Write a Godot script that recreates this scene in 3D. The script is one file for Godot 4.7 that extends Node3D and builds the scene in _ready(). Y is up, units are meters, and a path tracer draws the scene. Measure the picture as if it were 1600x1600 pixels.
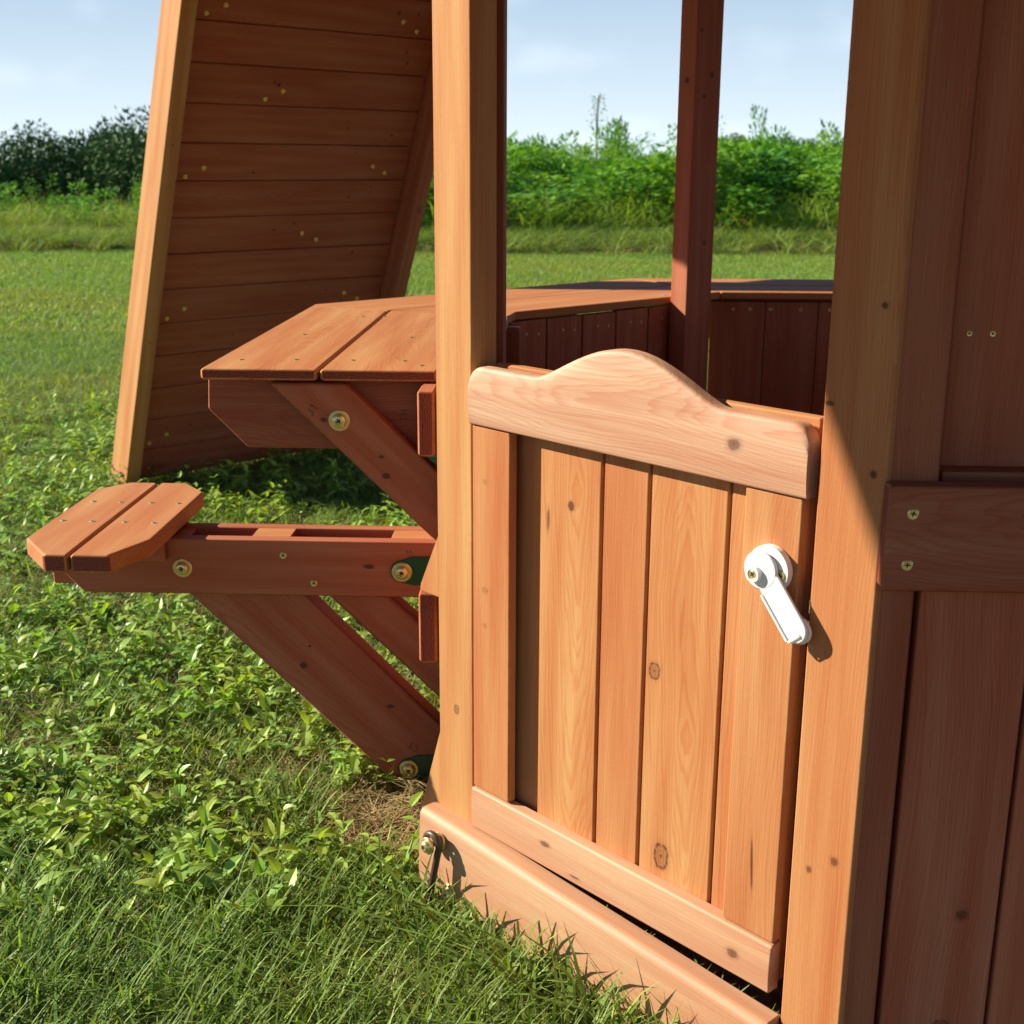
extends Node3D

# Octagonal cedar playhouse with a half door, a counter, a clip-on seat and a climbing wall, on a mown lawn in front of a meadow.

var rng := RandomNumberGenerator.new()
var wood := {}          # name -> StandardMaterial3D
var endgrain: StandardMaterial3D
var brass: StandardMaterial3D
var slot_shade: StandardMaterial3D
var knot_mats: Array = []
var screw_mesh: ArrayMesh
var bolt_mesh: ArrayMesh
var tnut_mesh: ArrayMesh
var names := {}

const DOOR_O := Vector3(-0.091, 0.0, -1.297)   # right edge of the hinge post, on its front face
const A45 := 0.70710678

func _ready() -> void:
	rng.seed = 20240611
	make_camera_and_light()
	make_materials()
	make_ground()
	make_playhouse()
	make_climbing_wall()
	make_anchor()
	make_grass()
	make_meadow()
	make_trees()

# ---------------------------------------------------------------- camera, sky, sun
func make_camera_and_light() -> void:
	var cam := Camera3D.new()
	cam.name = "camera"
	add_child(cam)
	cam.position = Vector3(0, 0.87, 0)
	cam.basis = Basis(Vector3.UP, deg_to_rad(2.126)) * Basis(Vector3.RIGHT, deg_to_rad(-15.367)) * Basis(Vector3.BACK, deg_to_rad(0.275))
	cam.near = 0.05
	cam.far = 3000.0
	var lens := CameraAttributesPhysical.new()
	lens.frustum_focal_length = 35.0 / (2.0 * tan(deg_to_rad(22.1)))
	lens.frustum_focus_distance = 1.32
	lens.exposure_aperture = 14.0
	cam.attributes = lens
	cam.fov = 44.2
	cam.current = true

	var e := Environment.new()
	e.background_mode = Environment.BG_SKY
	e.tonemap_mode = Environment.TONE_MAPPER_LINEAR
	e.tonemap_exposure = 2.15
	e.sdfgi_enabled = true
	e.ssao_enabled = true
	e.ssil_enabled = true
	var sm := ProceduralSkyMaterial.new()
	sm.sky_top_color = lin(0.040, 0.121, 0.255)
	sm.sky_horizon_color = lin(0.430, 0.498, 0.530)
	sm.sky_curve = 0.115
	sm.ground_bottom_color = Color(0.16, 0.2, 0.1)
	sm.ground_horizon_color = Color(0.6, 0.66, 0.66)
	sm.ground_curve = 0.02
	sm.sun_angle_max = 1.0
	sm.sky_cover = cloud_cover()
	sm.sky_cover_modulate = Color(1, 1, 1, 1)
	var sky := Sky.new()
	sky.sky_material = sm
	e.sky = sky
	var we := WorldEnvironment.new()
	we.name = "world_environment"
	we.environment = e
	add_child(we)

	var sun := DirectionalLight3D.new()
	sun.name = "sun"
	sun.light_energy = 1.6
	sun.light_color = Color(1.0, 0.945, 0.86)
	sun.light_angular_distance = 0.55
	sun.shadow_enabled = true
	add_child(sun)
	sun.look_at_from_position(Vector3(-1.78, 0.98, -0.36), Vector3.ZERO, Vector3.UP)

func cloud_cover() -> ImageTexture:
	var n := FastNoiseLite.new()
	n.seed = 7
	n.frequency = 1.0
	n.fractal_octaves = 5
	var w := 1024
	var h := 512
	var d := PackedByteArray()
	d.resize(w * h * 4)
	for y in h:
		var el := PI / 2 - PI * (y + 0.5) / h
		for x in w:
			var az := TAU * x / w
			var p := Vector3(cos(az) * cos(el), sin(el), sin(az) * cos(el))
			var v := 0.0
			if el > 0.0:
				var q := p * Vector3(7, 17, 7)
				v = clampf((n.get_noise_3dv(q) - 0.13) * 2.6, 0, 1)
				v *= 0.75
			var i := (y * w + x) * 4
			d[i] = 255
			d[i + 1] = 252
			d[i + 2] = 250
			d[i + 3] = int(v * 20)
	return ImageTexture.create_from_image(Image.create_from_data(w, h, false, Image.FORMAT_RGBA8, d))

# ---------------------------------------------------------------- materials
func lin(r: float, g: float, b: float) -> Color:
	return Color(r, g, b).linear_to_srgb()

func noise(s: int, f: float, oct := 3) -> FastNoiseLite:
	var n := FastNoiseLite.new()
	n.seed = s
	n.frequency = f
	n.noise_type = FastNoiseLite.TYPE_SIMPLEX_SMOOTH
	n.fractal_type = FastNoiseLite.FRACTAL_FBM
	n.fractal_octaves = oct
	return n

# A plank face 0.25 m across (u) and 1 m along the grain (v). kind 0: straight grain, 1: cathedral figure.
func wood_images(kind: int, s: int) -> Array:
	var w := 512
	var h := 1024
	var na := noise(s, 1.0, 2)
	var nb := noise(s + 1, 1.0, 3)
	var nc := noise(s + 2, 1.0, 2)
	var d := PackedByteArray()
	d.resize(w * h * 3)
	var hd := PackedByteArray()
	hd.resize(w * h)
	var spacing := PackedFloat32Array()
	spacing.resize(2048)
	var acc := 0.0
	for i in 2048:
		acc += 0.55 + 0.9 * clampf(0.5 + nc.get_noise_1d(i * 0.031) * 1.4, 0, 1)
		spacing[i] = acc * 0.085
	for y in h:
		var v := float(y) / h
		var bow := na.get_noise_1d(v * 2.2) * 0.010 + na.get_noise_1d(v * 9.0 + 40.0) * 0.0016
		var depth := 0.012 + 0.055 * absf(fposmod(v * 1.35 + 0.2 + na.get_noise_1d(v * 1.7 + 9.0) * 0.3, 2.0) - 1.0)
		for x in w:
			var u := (float(x) / w) * 0.25
			var wob := nb.get_noise_2d(u * 42.0, v * 5.0)
			var q: float
			if kind == 0:
				q = u + bow + wob * 0.0022 + 0.02
			else:
				var uc := u - 0.125 + bow * 1.2
				q = sqrt(uc * uc + depth * depth) * 1.15 + wob * 0.0030
			var qi := clampf(q * 6000.0, 0, 2046.0)
			var i0 := int(qi)
			var ph := lerpf(spacing[i0], spacing[i0 + 1], qi - i0)
			if kind == 1:
				ph *= 0.62
			var f := ph - floorf(ph)
			var late := smoothstep(0.35, 0.9, f) * (1.0 - smoothstep(0.93, 1.0, f))
			var fib := nc.get_noise_2d(u * 1500.0, v * 16.0)
			var fib2 := nc.get_noise_2d(u * 420.0 + 70.0, v * 7.0)
			var blot := nb.get_noise_2d(u * 26.0 + 30.0, v * 1.7)
			var t := 1.0 - (0.024 if kind == 0 else 0.026) * late + 0.024 * fib + 0.026 * fib2 + 0.065 * blot
			var red := 0.045 * late - 0.05 * blot
			var r := 0.80 * t
			var g := 0.80 * t * t * (1.0 - red)
			var b := 0.80 * t * t * (1.0 - red * 1.8)
			var i := (y * w + x)
			d[i * 3] = int(clampf(r, 0, 1) * 255.0)
			d[i * 3 + 1] = int(clampf(g, 0, 1) * 255.0)
			d[i * 3 + 2] = int(clampf(b, 0, 1) * 255.0)
			hd[i] = int(clampf(0.55 - 0.22 * late + 0.22 * fib + 0.08 * sin(v * TAU * 190.0) * (0.5 + wob), 0, 1) * 255.0)
	return [ImageTexture.create_from_image(Image.create_from_data(w, h, false, Image.FORMAT_RGB8, d)), ImageTexture.create_from_image(Image.create_from_data(w, h, false, Image.FORMAT_L8, hd))]

func end_image() -> ImageTexture:
	var w := 256
	var n := noise(91, 1.0, 3)
	var d := PackedByteArray()
	d.resize(w * w * 3)
	for y in w:
		for x in w:
			var p := Vector2(x - 128.0, y + 60.0)
			var q := p.length() * 0.16 + n.get_noise_2d(x * 0.02, y * 0.02) * 1.2
			var f := q - floorf(q)
			var t := 0.85 - 0.22 * smoothstep(0.3, 0.9, f) + 0.16 * n.get_noise_2d(x * 0.5, y * 0.5)
			var i := (y * w + x) * 3
			d[i] = int(clampf(t, 0, 1) * 205)
			d[i + 1] = int(clampf(t * t, 0, 1) * 205)
			d[i + 2] = int(clampf(t * t, 0, 1) * 205)
	return ImageTexture.create_from_image(Image.create_from_data(w, w, false, Image.FORMAT_RGB8, d))

# kind 0: soft brown, 1: pale core in a dark ring, 2: small dark pin knot, 3: faint
func knot_image(s: int, kind: int) -> ImageTexture:
	var w := 96
	var n := noise(s, 1.0, 3)
	var d := PackedByteArray()
	d.resize(w * w * 4)
	for y in w:
		for x in w:
			var p := Vector2((x - 47.5) / 48.0, (y - 47.5) / 48.0)
			var a := p.angle()
			var r := p.length() * (1.0 + 0.22 * n.get_noise_2d(cos(a) * 0.7 + 5.0, sin(a) * 0.7))
			var rings := 0.5 + 0.5 * sin(r * 30.0 + n.get_noise_2d(p.x * 3.0, p.y * 3.0) * 3.0)
			var gr := 0.5 + 0.5 * n.get_noise_2d(p.x * 9.0, p.y * 9.0)
			var core := 1.0 - smoothstep(0.40, 0.55, r)
			var ring := smoothstep(0.40, 0.50, r) * (1.0 - smoothstep(0.52, 0.62, r)) * clampf(0.35 + 1.2 * n.get_noise_2d(cos(a) * 2.0, sin(a) * 2.0 + 9.0) + 0.4, 0, 1)
			var pith := 1.0 - smoothstep(0.03, 0.12, r)
			var halo := 1.0 - smoothstep(0.5, 0.98, r)
			var al := 0.0
			if kind == 0:
				al = core * (0.30 + 0.25 * gr) + halo * 0.16 + pith * 0.3
			elif kind == 1:
				al = core * (0.10 + 0.14 * rings) + ring * 0.75 + halo * 0.10 + pith * 0.5
			elif kind == 2:
				al = core * (0.50 + 0.35 * gr) + ring * 0.3 + halo * 0.14
			else:
				al = core * (0.10 + 0.12 * gr) + ring * 0.22 + pith * 0.25
			var i := (y * w + x) * 4
			var k := 0.8 + 0.4 * gr
			d[i] = int(clampf(84 * k, 0, 255))
			d[i + 1] = int(clampf(42 * k, 0, 255))
			d[i + 2] = int(clampf(25 * k, 0, 255))
			d[i + 3] = int(clampf(al, 0, 1) * 195)
	return ImageTexture.create_from_image(Image.create_from_data(w, w, false, Image.FORMAT_RGBA8, d))

func wood_mat(tex: Array, c: Color, rough: float, spec: float) -> StandardMaterial3D:
	var m := StandardMaterial3D.new()
	m.albedo_texture = tex[0]
	m.albedo_color = c
	m.roughness = rough
	m.metallic_specular = spec
	m.heightmap_enabled = true
	m.heightmap_texture = tex[1]
	m.heightmap_scale = 0.014
	return m

func plain(c: Color, rough := 0.6, metal := 0.0) -> StandardMaterial3D:
	var m := StandardMaterial3D.new()
	m.albedo_color = c
	m.roughness = rough
	m.metallic = metal
	return m

func make_materials() -> void:
	var s0 := wood_images(0, 11)
	var s1 := wood_images(0, 57)
	var c0 := wood_images(1, 23)
	var c1 := wood_images(1, 88)
	# stained cedar: board colours; the browns hold shade, the two palest hold sheen
	wood["gold"] = wood_mat(s0, lin(0.77, 0.395, 0.155), 0.68, 0.3)
	wood["gold_b"] = wood_mat(c1, lin(0.75, 0.355, 0.138), 0.68, 0.3)
	wood["orange"] = wood_mat(s1, lin(0.72, 0.310, 0.122), 0.68, 0.3)
	wood["orange_b"] = wood_mat(c0, lin(0.72, 0.320, 0.128), 0.68, 0.3)
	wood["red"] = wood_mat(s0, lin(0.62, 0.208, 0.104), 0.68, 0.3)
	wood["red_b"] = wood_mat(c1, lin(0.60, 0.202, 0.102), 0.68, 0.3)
	wood["brown"] = wood_mat(s1, lin(0.50, 0.168, 0.084), 0.68, 0.3)  # darkened so that walls in shade come out darker
	wood["brown_b"] = wood_mat(c0, lin(0.48, 0.162, 0.082), 0.68, 0.3)  # same shade-darkened tone on figured grain
	wood["pale_sheen"] = wood_mat(c0, lin(0.80, 0.475, 0.300), 0.60, 0.5)  # base colour lightened to stand in for glare on the rail
	wood["pale_sheen_b"] = wood_mat(s1, lin(0.80, 0.445, 0.255), 0.60, 0.5)  # paler than the wood, sheen of sill and bottom rail painted in
	endgrain = StandardMaterial3D.new()
	endgrain.albedo_texture = end_image()
	endgrain.albedo_color = lin(0.55, 0.2, 0.1)
	endgrain.roughness = 0.85
	brass = plain(lin(0.66, 0.58, 0.25), 0.30, 0.72)
	slot_shade = plain(lin(0.05, 0.04, 0.02), 0.5, 0.6)  # near-black, stands for shade inside screw and bolt recesses
	for k in 4:
		var m := StandardMaterial3D.new()
		m.albedo_texture = knot_image(300 + k, k)
		m.albedo_color = Color(1, 1, 1)
		m.transparency = BaseMaterial3D.TRANSPARENCY_ALPHA
		m.roughness = 0.6
		knot_mats.append(m)
	screw_mesh = make_screw()
	bolt_mesh = make_bolt()
	tnut_mesh = make_tnut()

# ---------------------------------------------------------------- mesh helpers
func tri(st: SurfaceTool, p: Array, n: Array, uv: Array) -> void:
	var g: Vector3 = (p[1] - p[0]).cross(p[2] - p[0])
	var m: Vector3 = n[0] + n[1] + n[2]
	var order := [0, 1, 2] if g.dot(m) < 0.0 else [0, 2, 1]
	for k in order:
		st.set_normal(n[k])
		st.set_uv(uv[k])
		st.add_vertex(p[k])

func quad(st: SurfaceTool, p: Array, n: Array, uv: Array) -> void:
	tri(st, [p[0], p[1], p[2]], [n[0], n[1], n[2]], [uv[0], uv[1], uv[2]])
	tri(st, [p[0], p[2], p[3]], [n[0], n[2], n[3]], [uv[0], uv[2], uv[3]])

# A board: a convex outline (x, y) of thickness z0..z1 with eased edges; grain runs along the given direction of the outline.
func prism(outline: Array, z0: float, z1: float, b: float, grain: Vector2, vmid := -1.0) -> ArrayMesh:
	var poly: Array = outline.duplicate()
	var area := 0.0
	for i in poly.size():
		var a2: Vector2 = poly[i]
		var b2: Vector2 = poly[(i + 1) % poly.size()]
		area += a2.cross(b2)
	if area < 0.0:
		poly.reverse()
	var n := poly.size()
	var gd := grain.normalized()
	var pd := Vector2(gd.y, -gd.x)
	var lo := Vector2(1e9, 1e9)
	var hi := -lo
	for p2: Vector2 in poly:
		lo = lo.min(Vector2(p2.dot(pd), p2.dot(gd)))
		hi = hi.max(Vector2(p2.dot(pd), p2.dot(gd)))
	var midu := (lo.x + hi.x) / 2
	var half := (hi.x - lo.x) / 2
	var u0 := 0.125 + rng.randf_range(-1, 1) * maxf(0.0, 0.115 - half)
	if vmid >= 0.0:
		u0 = 0.125
	var len := hi.y - lo.y
	var vs := 1.0 / maxf(1.0, len + 0.02)
	var v0 := (rng.randf() if vmid < 0.0 else vmid) * maxf(0.0, 0.98 - len * vs) + 0.01
	var out: Array = []
	var nrm: Array = []
	var inn: Array = []
	for i in n:
		var p: Vector2 = poly[i]
		var e0: Vector2 = (p - poly[(i + n - 1) % n]).normalized()
		var e1: Vector2 = (poly[(i + 1) % n] - p).normalized()
		var n0 := Vector2(e0.y, -e0.x)
		var n1 := Vector2(e1.y, -e1.x)
		var q := p - (n0 + n1) / (1.0 + n0.dot(n1)) * b
		out.append(p - e0 * b)
		out.append(p + e1 * b)
		nrm.append(n0)
		nrm.append(n1)
		inn.append(q - e0 * b * 0.5)
		inn.append(q + e1 * b * 0.5)
	var st := SurfaceTool.new()
	st.begin(Mesh.PRIMITIVE_TRIANGLES)
	var se := SurfaceTool.new()
	se.begin(Mesh.PRIMITIVE_TRIANGLES)
	var ends := false
	var m := out.size()
	var V := func(p: Vector2, z: float) -> Vector3: return Vector3(p.x, p.y, z)
	var UVf := func(p: Vector2, z: float) -> Vector2: return Vector2((u0 + (p.dot(pd) - midu) + z * 0.8) / 0.25, v0 + (p.dot(gd) - lo.y) * vs)
	var UVe := func(p: Vector2, z: float) -> Vector2: return Vector2((p.dot(pd) - midu) * 9.0 + 0.5, z * 9.0 + v0)
	for k in m:
		var k2 := (k + 1) % m
		var a: Vector2 = out[k]
		var c: Vector2 = out[k2]
		var na: Vector2 = nrm[k]
		var nc: Vector2 = nrm[k2]
		var is_end: bool = absf((na + nc).normalized().dot(gd)) > 0.75
		var t: SurfaceTool = se if is_end else st
		var F: Callable = UVe if is_end else UVf
		if is_end:
			ends = true
		var NA := Vector3(na.x, na.y, 0)
		var NC := Vector3(nc.x, nc.y, 0)
		quad(t, [V.call(a, z0 + b), V.call(c, z0 + b), V.call(c, z1 - b), V.call(a, z1 - b)], [NA, NC, NC, NA], [F.call(a, z0 + b), F.call(c, z0 + b), F.call(c, z1 - b), F.call(a, z1 - b)])
		for side in 2:
			var zs := z1 - b if side == 1 else z0 + b
			var zf := z1 if side == 1 else z0
			var nf := Vector3(0, 0, 1 if side == 1 else -1)
			var ia: Vector2 = inn[k]
			var ic: Vector2 = inn[k2]
			quad(st, [V.call(a, zs), V.call(c, zs), V.call(ic, zf), V.call(ia, zf)], [NA, NC, nf, nf], [UVf.call(a, zs), UVf.call(c, zs), UVf.call(ic, zf), UVf.call(ia, zf)])
	for side in 2:
		var zf := z1 if side == 1 else z0
		var nf := Vector3(0, 0, 1 if side == 1 else -1)
		for k in range(1, m - 1):
			tri(st, [V.call(inn[0], zf), V.call(inn[k], zf), V.call(inn[k + 1], zf)], [nf, nf, nf], [UVf.call(inn[0], zf), UVf.call(inn[k], zf), UVf.call(inn[k + 1], zf)])
	st.generate_tangents()
	var mesh := st.commit()
	if ends:
		se.generate_tangents()
		se.commit(mesh)
	return mesh

func rect(x0: float, y0: float, x1: float, y1: float) -> Array:
	return [Vector2(x0, y0), Vector2(x1, y0), Vector2(x1, y1), Vector2(x0, y1)]

func add_mesh(parent: Node, called: String, mesh: Mesh, mat: Material = null, at := Transform3D.IDENTITY) -> MeshInstance3D:
	var o := MeshInstance3D.new()
	o.name = called
	o.mesh = mesh
	if mat:
		o.material_override = mat
	o.transform = at
	parent.add_child(o, true)
	return o

func board(parent: Node, called: String, outline: Array, z0: float, z1: float, mat: String, grain := Vector2(0, 1), b := 0.002, vmid := -1.0) -> MeshInstance3D:
	var mesh := prism(outline, z0, z1, b, grain, vmid)
	var o := MeshInstance3D.new()
	o.name = called
	o.mesh = mesh
	mesh.surface_set_material(0, wood[mat])
	if mesh.get_surface_count() > 1:
		mesh.surface_set_material(1, endgrain)
	parent.add_child(o, true)
	return o

func part(parent: Node, called: String, t := Transform3D.IDENTITY) -> Node3D:
	var o := Node3D.new()
	o.name = called
	o.transform = t
	parent.add_child(o, true)
	return o

func tag(o: Node, label: String, category: String, group := "", kind := "") -> void:
	if label != "":
		o.set_meta("label", label)
	if category != "":
		o.set_meta("category", category)
	if group != "":
		o.set_meta("group", group)
	if kind != "":
		o.set_meta("kind", kind)

# a wall's own axes: x along it, y up, z outward
func side_frame(o: Vector3, outward: Vector3) -> Transform3D:
	return Transform3D(Basis(Vector3.UP.cross(outward), Vector3.UP, outward), o)

func lathe(st: SurfaceTool, prof: Array, seg := 20) -> void:
	# profile of (radius, z), turned about z
	for k in seg:
		var a0 := TAU * k / seg
		var a1 := TAU * (k + 1) / seg
		for i in prof.size() - 1:
			var p0: Vector2 = prof[i]
			var p1: Vector2 = prof[i + 1]
			var d := (p1 - p0).normalized()
			var nr := Vector2(d.y, -d.x)
			var P := [Vector3(cos(a0) * p0.x, sin(a0) * p0.x, p0.y), Vector3(cos(a1) * p0.x, sin(a1) * p0.x, p0.y), Vector3(cos(a1) * p1.x, sin(a1) * p1.x, p1.y), Vector3(cos(a0) * p1.x, sin(a0) * p1.x, p1.y)]
			var N := [Vector3(cos(a0) * nr.x, sin(a0) * nr.x, nr.y), Vector3(cos(a1) * nr.x, sin(a1) * nr.x, nr.y), Vector3(cos(a1) * nr.x, sin(a1) * nr.x, nr.y), Vector3(cos(a0) * nr.x, sin(a0) * nr.x, nr.y)]
			var Z := [Vector2.ZERO, Vector2.ZERO, Vector2.ZERO, Vector2.ZERO]
			if p0.x < 1e-6:
				tri(st, [P[0], P[2], P[3]], [N[0], N[2], N[3]], [Z[0], Z[0], Z[0]])
			elif p1.x < 1e-6:
				tri(st, [P[0], P[1], P[2]], [N[0], N[1], N[2]], [Z[0], Z[0], Z[0]])
			else:
				quad(st, P, N, Z)

func box_into(st: SurfaceTool, c: Vector3, s: Vector3, turn := 0.0) -> void:
	var bm := BoxMesh.new()
	bm.size = s
	st.append_from(bm, 0, Transform3D(Basis(Vector3.BACK, turn), c))

func new_st() -> SurfaceTool:
	var st := SurfaceTool.new()
	st.begin(Mesh.PRIMITIVE_TRIANGLES)
	return st

func make_screw() -> ArrayMesh:   # flat countersunk head, 9 mm, dark bars standing for the shaded cross recess
	var st := new_st()
	lathe(st, [Vector2(0.0044, -0.001), Vector2(0.0045, 0.0003), Vector2(0.0036, 0.0009), Vector2(0.0016, 0.0007), Vector2(0.0, 0.0002)], 18)
	var m := st.commit()
	m.surface_set_material(0, brass)
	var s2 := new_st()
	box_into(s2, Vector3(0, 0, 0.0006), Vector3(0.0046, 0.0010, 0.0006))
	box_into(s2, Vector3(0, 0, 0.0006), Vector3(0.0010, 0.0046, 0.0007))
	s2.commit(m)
	m.surface_set_material(1, slot_shade)
	return m

func make_bolt() -> ArrayMesh:   # washer and domed head, dark bars for the shade in its socket
	var st := new_st()
	lathe(st, [Vector2(0.0125, -0.002), Vector2(0.0127, 0.0012), Vector2(0.0118, 0.0020), Vector2(0.0092, 0.0020), Vector2(0.0090, 0.0032), Vector2(0.0080, 0.0058), Vector2(0.0060, 0.0076), Vector2(0.0036, 0.0083), Vector2(0.0034, 0.0060), Vector2(0.0, 0.0058)], 26)
	var m := st.commit()
	m.surface_set_material(0, brass)
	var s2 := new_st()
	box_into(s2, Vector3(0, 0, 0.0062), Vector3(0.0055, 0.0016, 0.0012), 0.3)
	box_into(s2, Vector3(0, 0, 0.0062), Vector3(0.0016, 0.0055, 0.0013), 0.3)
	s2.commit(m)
	m.surface_set_material(1, slot_shade)
	return m

func make_tnut() -> ArrayMesh:   # pronged nut seen from the back of the climbing wall
	var st := new_st()
	var core := new_st()
	lathe(core, [Vector2(0.0085, -0.003), Vector2(0.0080, 0.0015), Vector2(0.0040, 0.0030), Vector2(0.0, 0.0022)], 9)
	core.index()
	st.append_from(core.commit(), 0, Transform3D.IDENTITY)
	for k in 3:
		box_into(st, Vector3(cos(k * 2.2 + 0.6), sin(k * 2.2 + 0.6), 0) * 0.0075 + Vector3(0, 0, 0.001), Vector3(0.005, 0.004, 0.002), k * 2.2 + 0.6)
	var m := st.commit()
	m.surface_set_material(0, plain(lin(0.80, 0.62, 0.14), 0.45, 0.1))
	return m

func fitting(parent: Node, called: String, mesh: ArrayMesh, at: Vector3, facing := Vector3.BACK, scale_by := 1.0) -> MeshInstance3D:
	var b := Basis.IDENTITY
	if facing.is_equal_approx(Vector3.UP):
		b = Basis(Vector3.RIGHT, -PI / 2)
	b = b * Basis(Vector3.BACK, rng.randf() * TAU)
	return add_mesh(parent, called, mesh, null, Transform3D(b.scaled_local(Vector3.ONE * scale_by), at))

func knot(parent: Node, at: Vector3, rx: float, ry: float, k: int, facing := Vector3.BACK, turn := 0.0) -> void:
	var q := QuadMesh.new()
	q.size = Vector2(2, 2)
	var b := Basis.IDENTITY
	if facing.is_equal_approx(Vector3.UP):
		b = Basis(Vector3.RIGHT, -PI / 2)
	b = b * Basis(Vector3.BACK, turn)
	q.material = knot_mats[k]
	add_mesh(parent, "knot", q, null, Transform3D(b.scaled_local(Vector3(rx, ry, 1)), at))

func stamp(parent: Node, text: String, at: Vector3, size: float, turn: float) -> void:
	var tm := TextMesh.new()
	tm.text = text
	var f := SystemFont.new()
	f.font_names = PackedStringArray(["Droid Sans Mono"])
	tm.font = f
	tm.font_size = 32
	tm.pixel_size = size / 32.0
	tm.depth = 0.0002
	tm.material = plain(lin(0.10, 0.042, 0.026), 0.8)
	add_mesh(parent, "ink_stamp", tm, null, Transform3D(Basis(Vector3.BACK, turn), at))

# ---------------------------------------------------------------- playhouse
func make_playhouse() -> Node3D:
	var house := Node3D.new()
	house.name = "playhouse"
	add_child(house)
	tag(house, "orange stained cedar playhouse with half door, white latch and clip-on seat", "playhouse")
	make_door_wall(house)
	make_left_wall(house)
	make_right_wall(house)
	make_back_walls(house)
	make_counters(house)
	make_seat(house)
	make_shade_deck(house)
	return house

func make_door_wall(house: Node3D) -> void:
	var F := side_frame(DOOR_O, Vector3(-A45, 0, A45))
	var wall := part(house, "door_wall", F)
	board(wall, "corner_post", rect(-0.060, 0, 0, 1.335), -0.037, 0, "gold", Vector2(0, 1), 0.0025)
	board(wall, "corner_post", rect(0.425, 0, 0.486, 1.335), -0.037, 0, "orange", Vector2(0, 1), 0.0025)
	# slanted corner blocks beside the hinge post
	board(wall, "corner_block", [Vector2(-0.0595, 0.475), Vector2(-0.0595, 0.400), Vector2(-0.094, 0.400), Vector2(-0.093, 0.408)], -0.022, -0.002, "orange", Vector2(0, 1), 0.001)
	board(wall, "corner_block", [Vector2(-0.0595, 0.240), Vector2(-0.0595, 0.03), Vector2(-0.098, 0.03), Vector2(-0.097, 0.128)], -0.022, -0.002, "gold", Vector2(0, 1), 0.001)
	knot(wall, Vector3(-0.028, 0.275, 0.0003), 0.007, 0.010, 1)
	knot(wall, Vector3(0.444, 0.282, 0.0003), 0.005, 0.006, 0)
	knot(wall, Vector3(0.468, 0.300, 0.0003), 0.007, 0.008, 0)
	knot(wall, Vector3(0.475, 0.640, 0.0003), 0.005, 0.006, 2)
	knot(wall, Vector3(0.473, 0.770, 0.0003), 0.0045, 0.005, 2)
	knot(wall, Vector3(0.431, 0.690, 0.0003), 0.007, 0.004, 2)
	# sill board across the threshold, its top edge well rounded and running down a little towards the latch side
	var sill := add_mesh(wall, "sill_board", rounded_board(0.0, 0.494, -0.30, 0.0, 0.026, 0.009, 0.0012), wood["pale_sheen_b"], Transform3D(Basis(Vector3.BACK, -0.043), Vector3(-0.070, 0.143, -0.002)))
	tag(sill, "smooth rounded sill board under the half door", "")
	fitting(wall, "bolt", bolt_mesh, Vector3(-0.013, 0.055, 0.0245))

	# the half door
	var door := part(house, "door", F)
	tag(door, "half door of vertical planks with an arched top rail", "")
	var seams := [0.004, 0.0905, 0.1785, 0.2385, 0.3305, 0.414]
	var pm := ["orange", "gold_b", "orange", "gold_b", "orange_b"]
	for i in 5:
		board(door, "plank", rect(seams[i] + 0.0014, 0.145, seams[i + 1] - 0.0014, 0.665), -0.022 if i > 0 else -0.029, -0.011 if i > 0 else -0.0185, pm[i], Vector2(0, 1), 0.0022, 0.1 + 0.23 * i)
	board(door, "stile", rect(0.001, 0.1915, 0.060, 0.6085), -0.0108, 0.0010, "orange", Vector2(0, 1), 0.002)
	board(door, "stile", rect(0.355, 0.1915, 0.4135, 0.6085), -0.0108, 0.0010, "orange_b", Vector2(0, 1), 0.002)
	add_mesh(door, "top_rail", arched_rail(), wood["pale_sheen"])
	add_mesh(door, "bottom_rail", rounded_board(0.0005, 0.4135, 0.1405, 0.1905, 0.015, 0.003, 0.0010), wood["pale_sheen_b"], Transform3D(Basis.IDENTITY, Vector3(0, 0, -0.0105)))
	board(door, "ledge", rect(0.012, 0.612, 0.41, 0.672), -0.034, -0.0225, "orange", Vector2(1, 0), 0.002)
	board(door, "ledge", rect(0.012, 0.145, 0.41, 0.20), -0.034, -0.0225, "orange", Vector2(1, 0), 0.002)
	knot(door, Vector3(0.269, 0.214, -0.0106), 0.016, 0.026, 1)
	knot(door, Vector3(0.252, 0.405, -0.0106), 0.012, 0.016, 1)
	knot(door, Vector3(0.137, 0.545, -0.0106), 0.007, 0.010, 2)
	knot(door, Vector3(0.105, 0.525, -0.0106), 0.004, 0.022, 0)
	knot(door, Vector3(0.022, 0.55, 0.0013), 0.006, 0.006, 3)
	knot(door, Vector3(0.022, 0.43, 0.0013), 0.009, 0.008, 3)
	knot(door, Vector3(0.022, 0.39, 0.0013), 0.006, 0.006, 3)
	knot(door, Vector3(0.385, 0.26, 0.0013), 0.002, 0.050, 2, Vector3.BACK, 0.06)
	knot(door, Vector3(0.122, 0.17, 0.0047), 0.014, 0.006, 0)
	knot(door, Vector3(0.165, 0.152, 0.0040), 0.016, 0.007, 0, Vector3.BACK, -0.2)
	knot(door, Vector3(0.372, 0.164, 0.0050), 0.012, 0.009, 0)
	knot(door, Vector3(0.344, 0.644, 0.0062), 0.013, 0.010, 0)
	make_latch(door)

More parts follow.
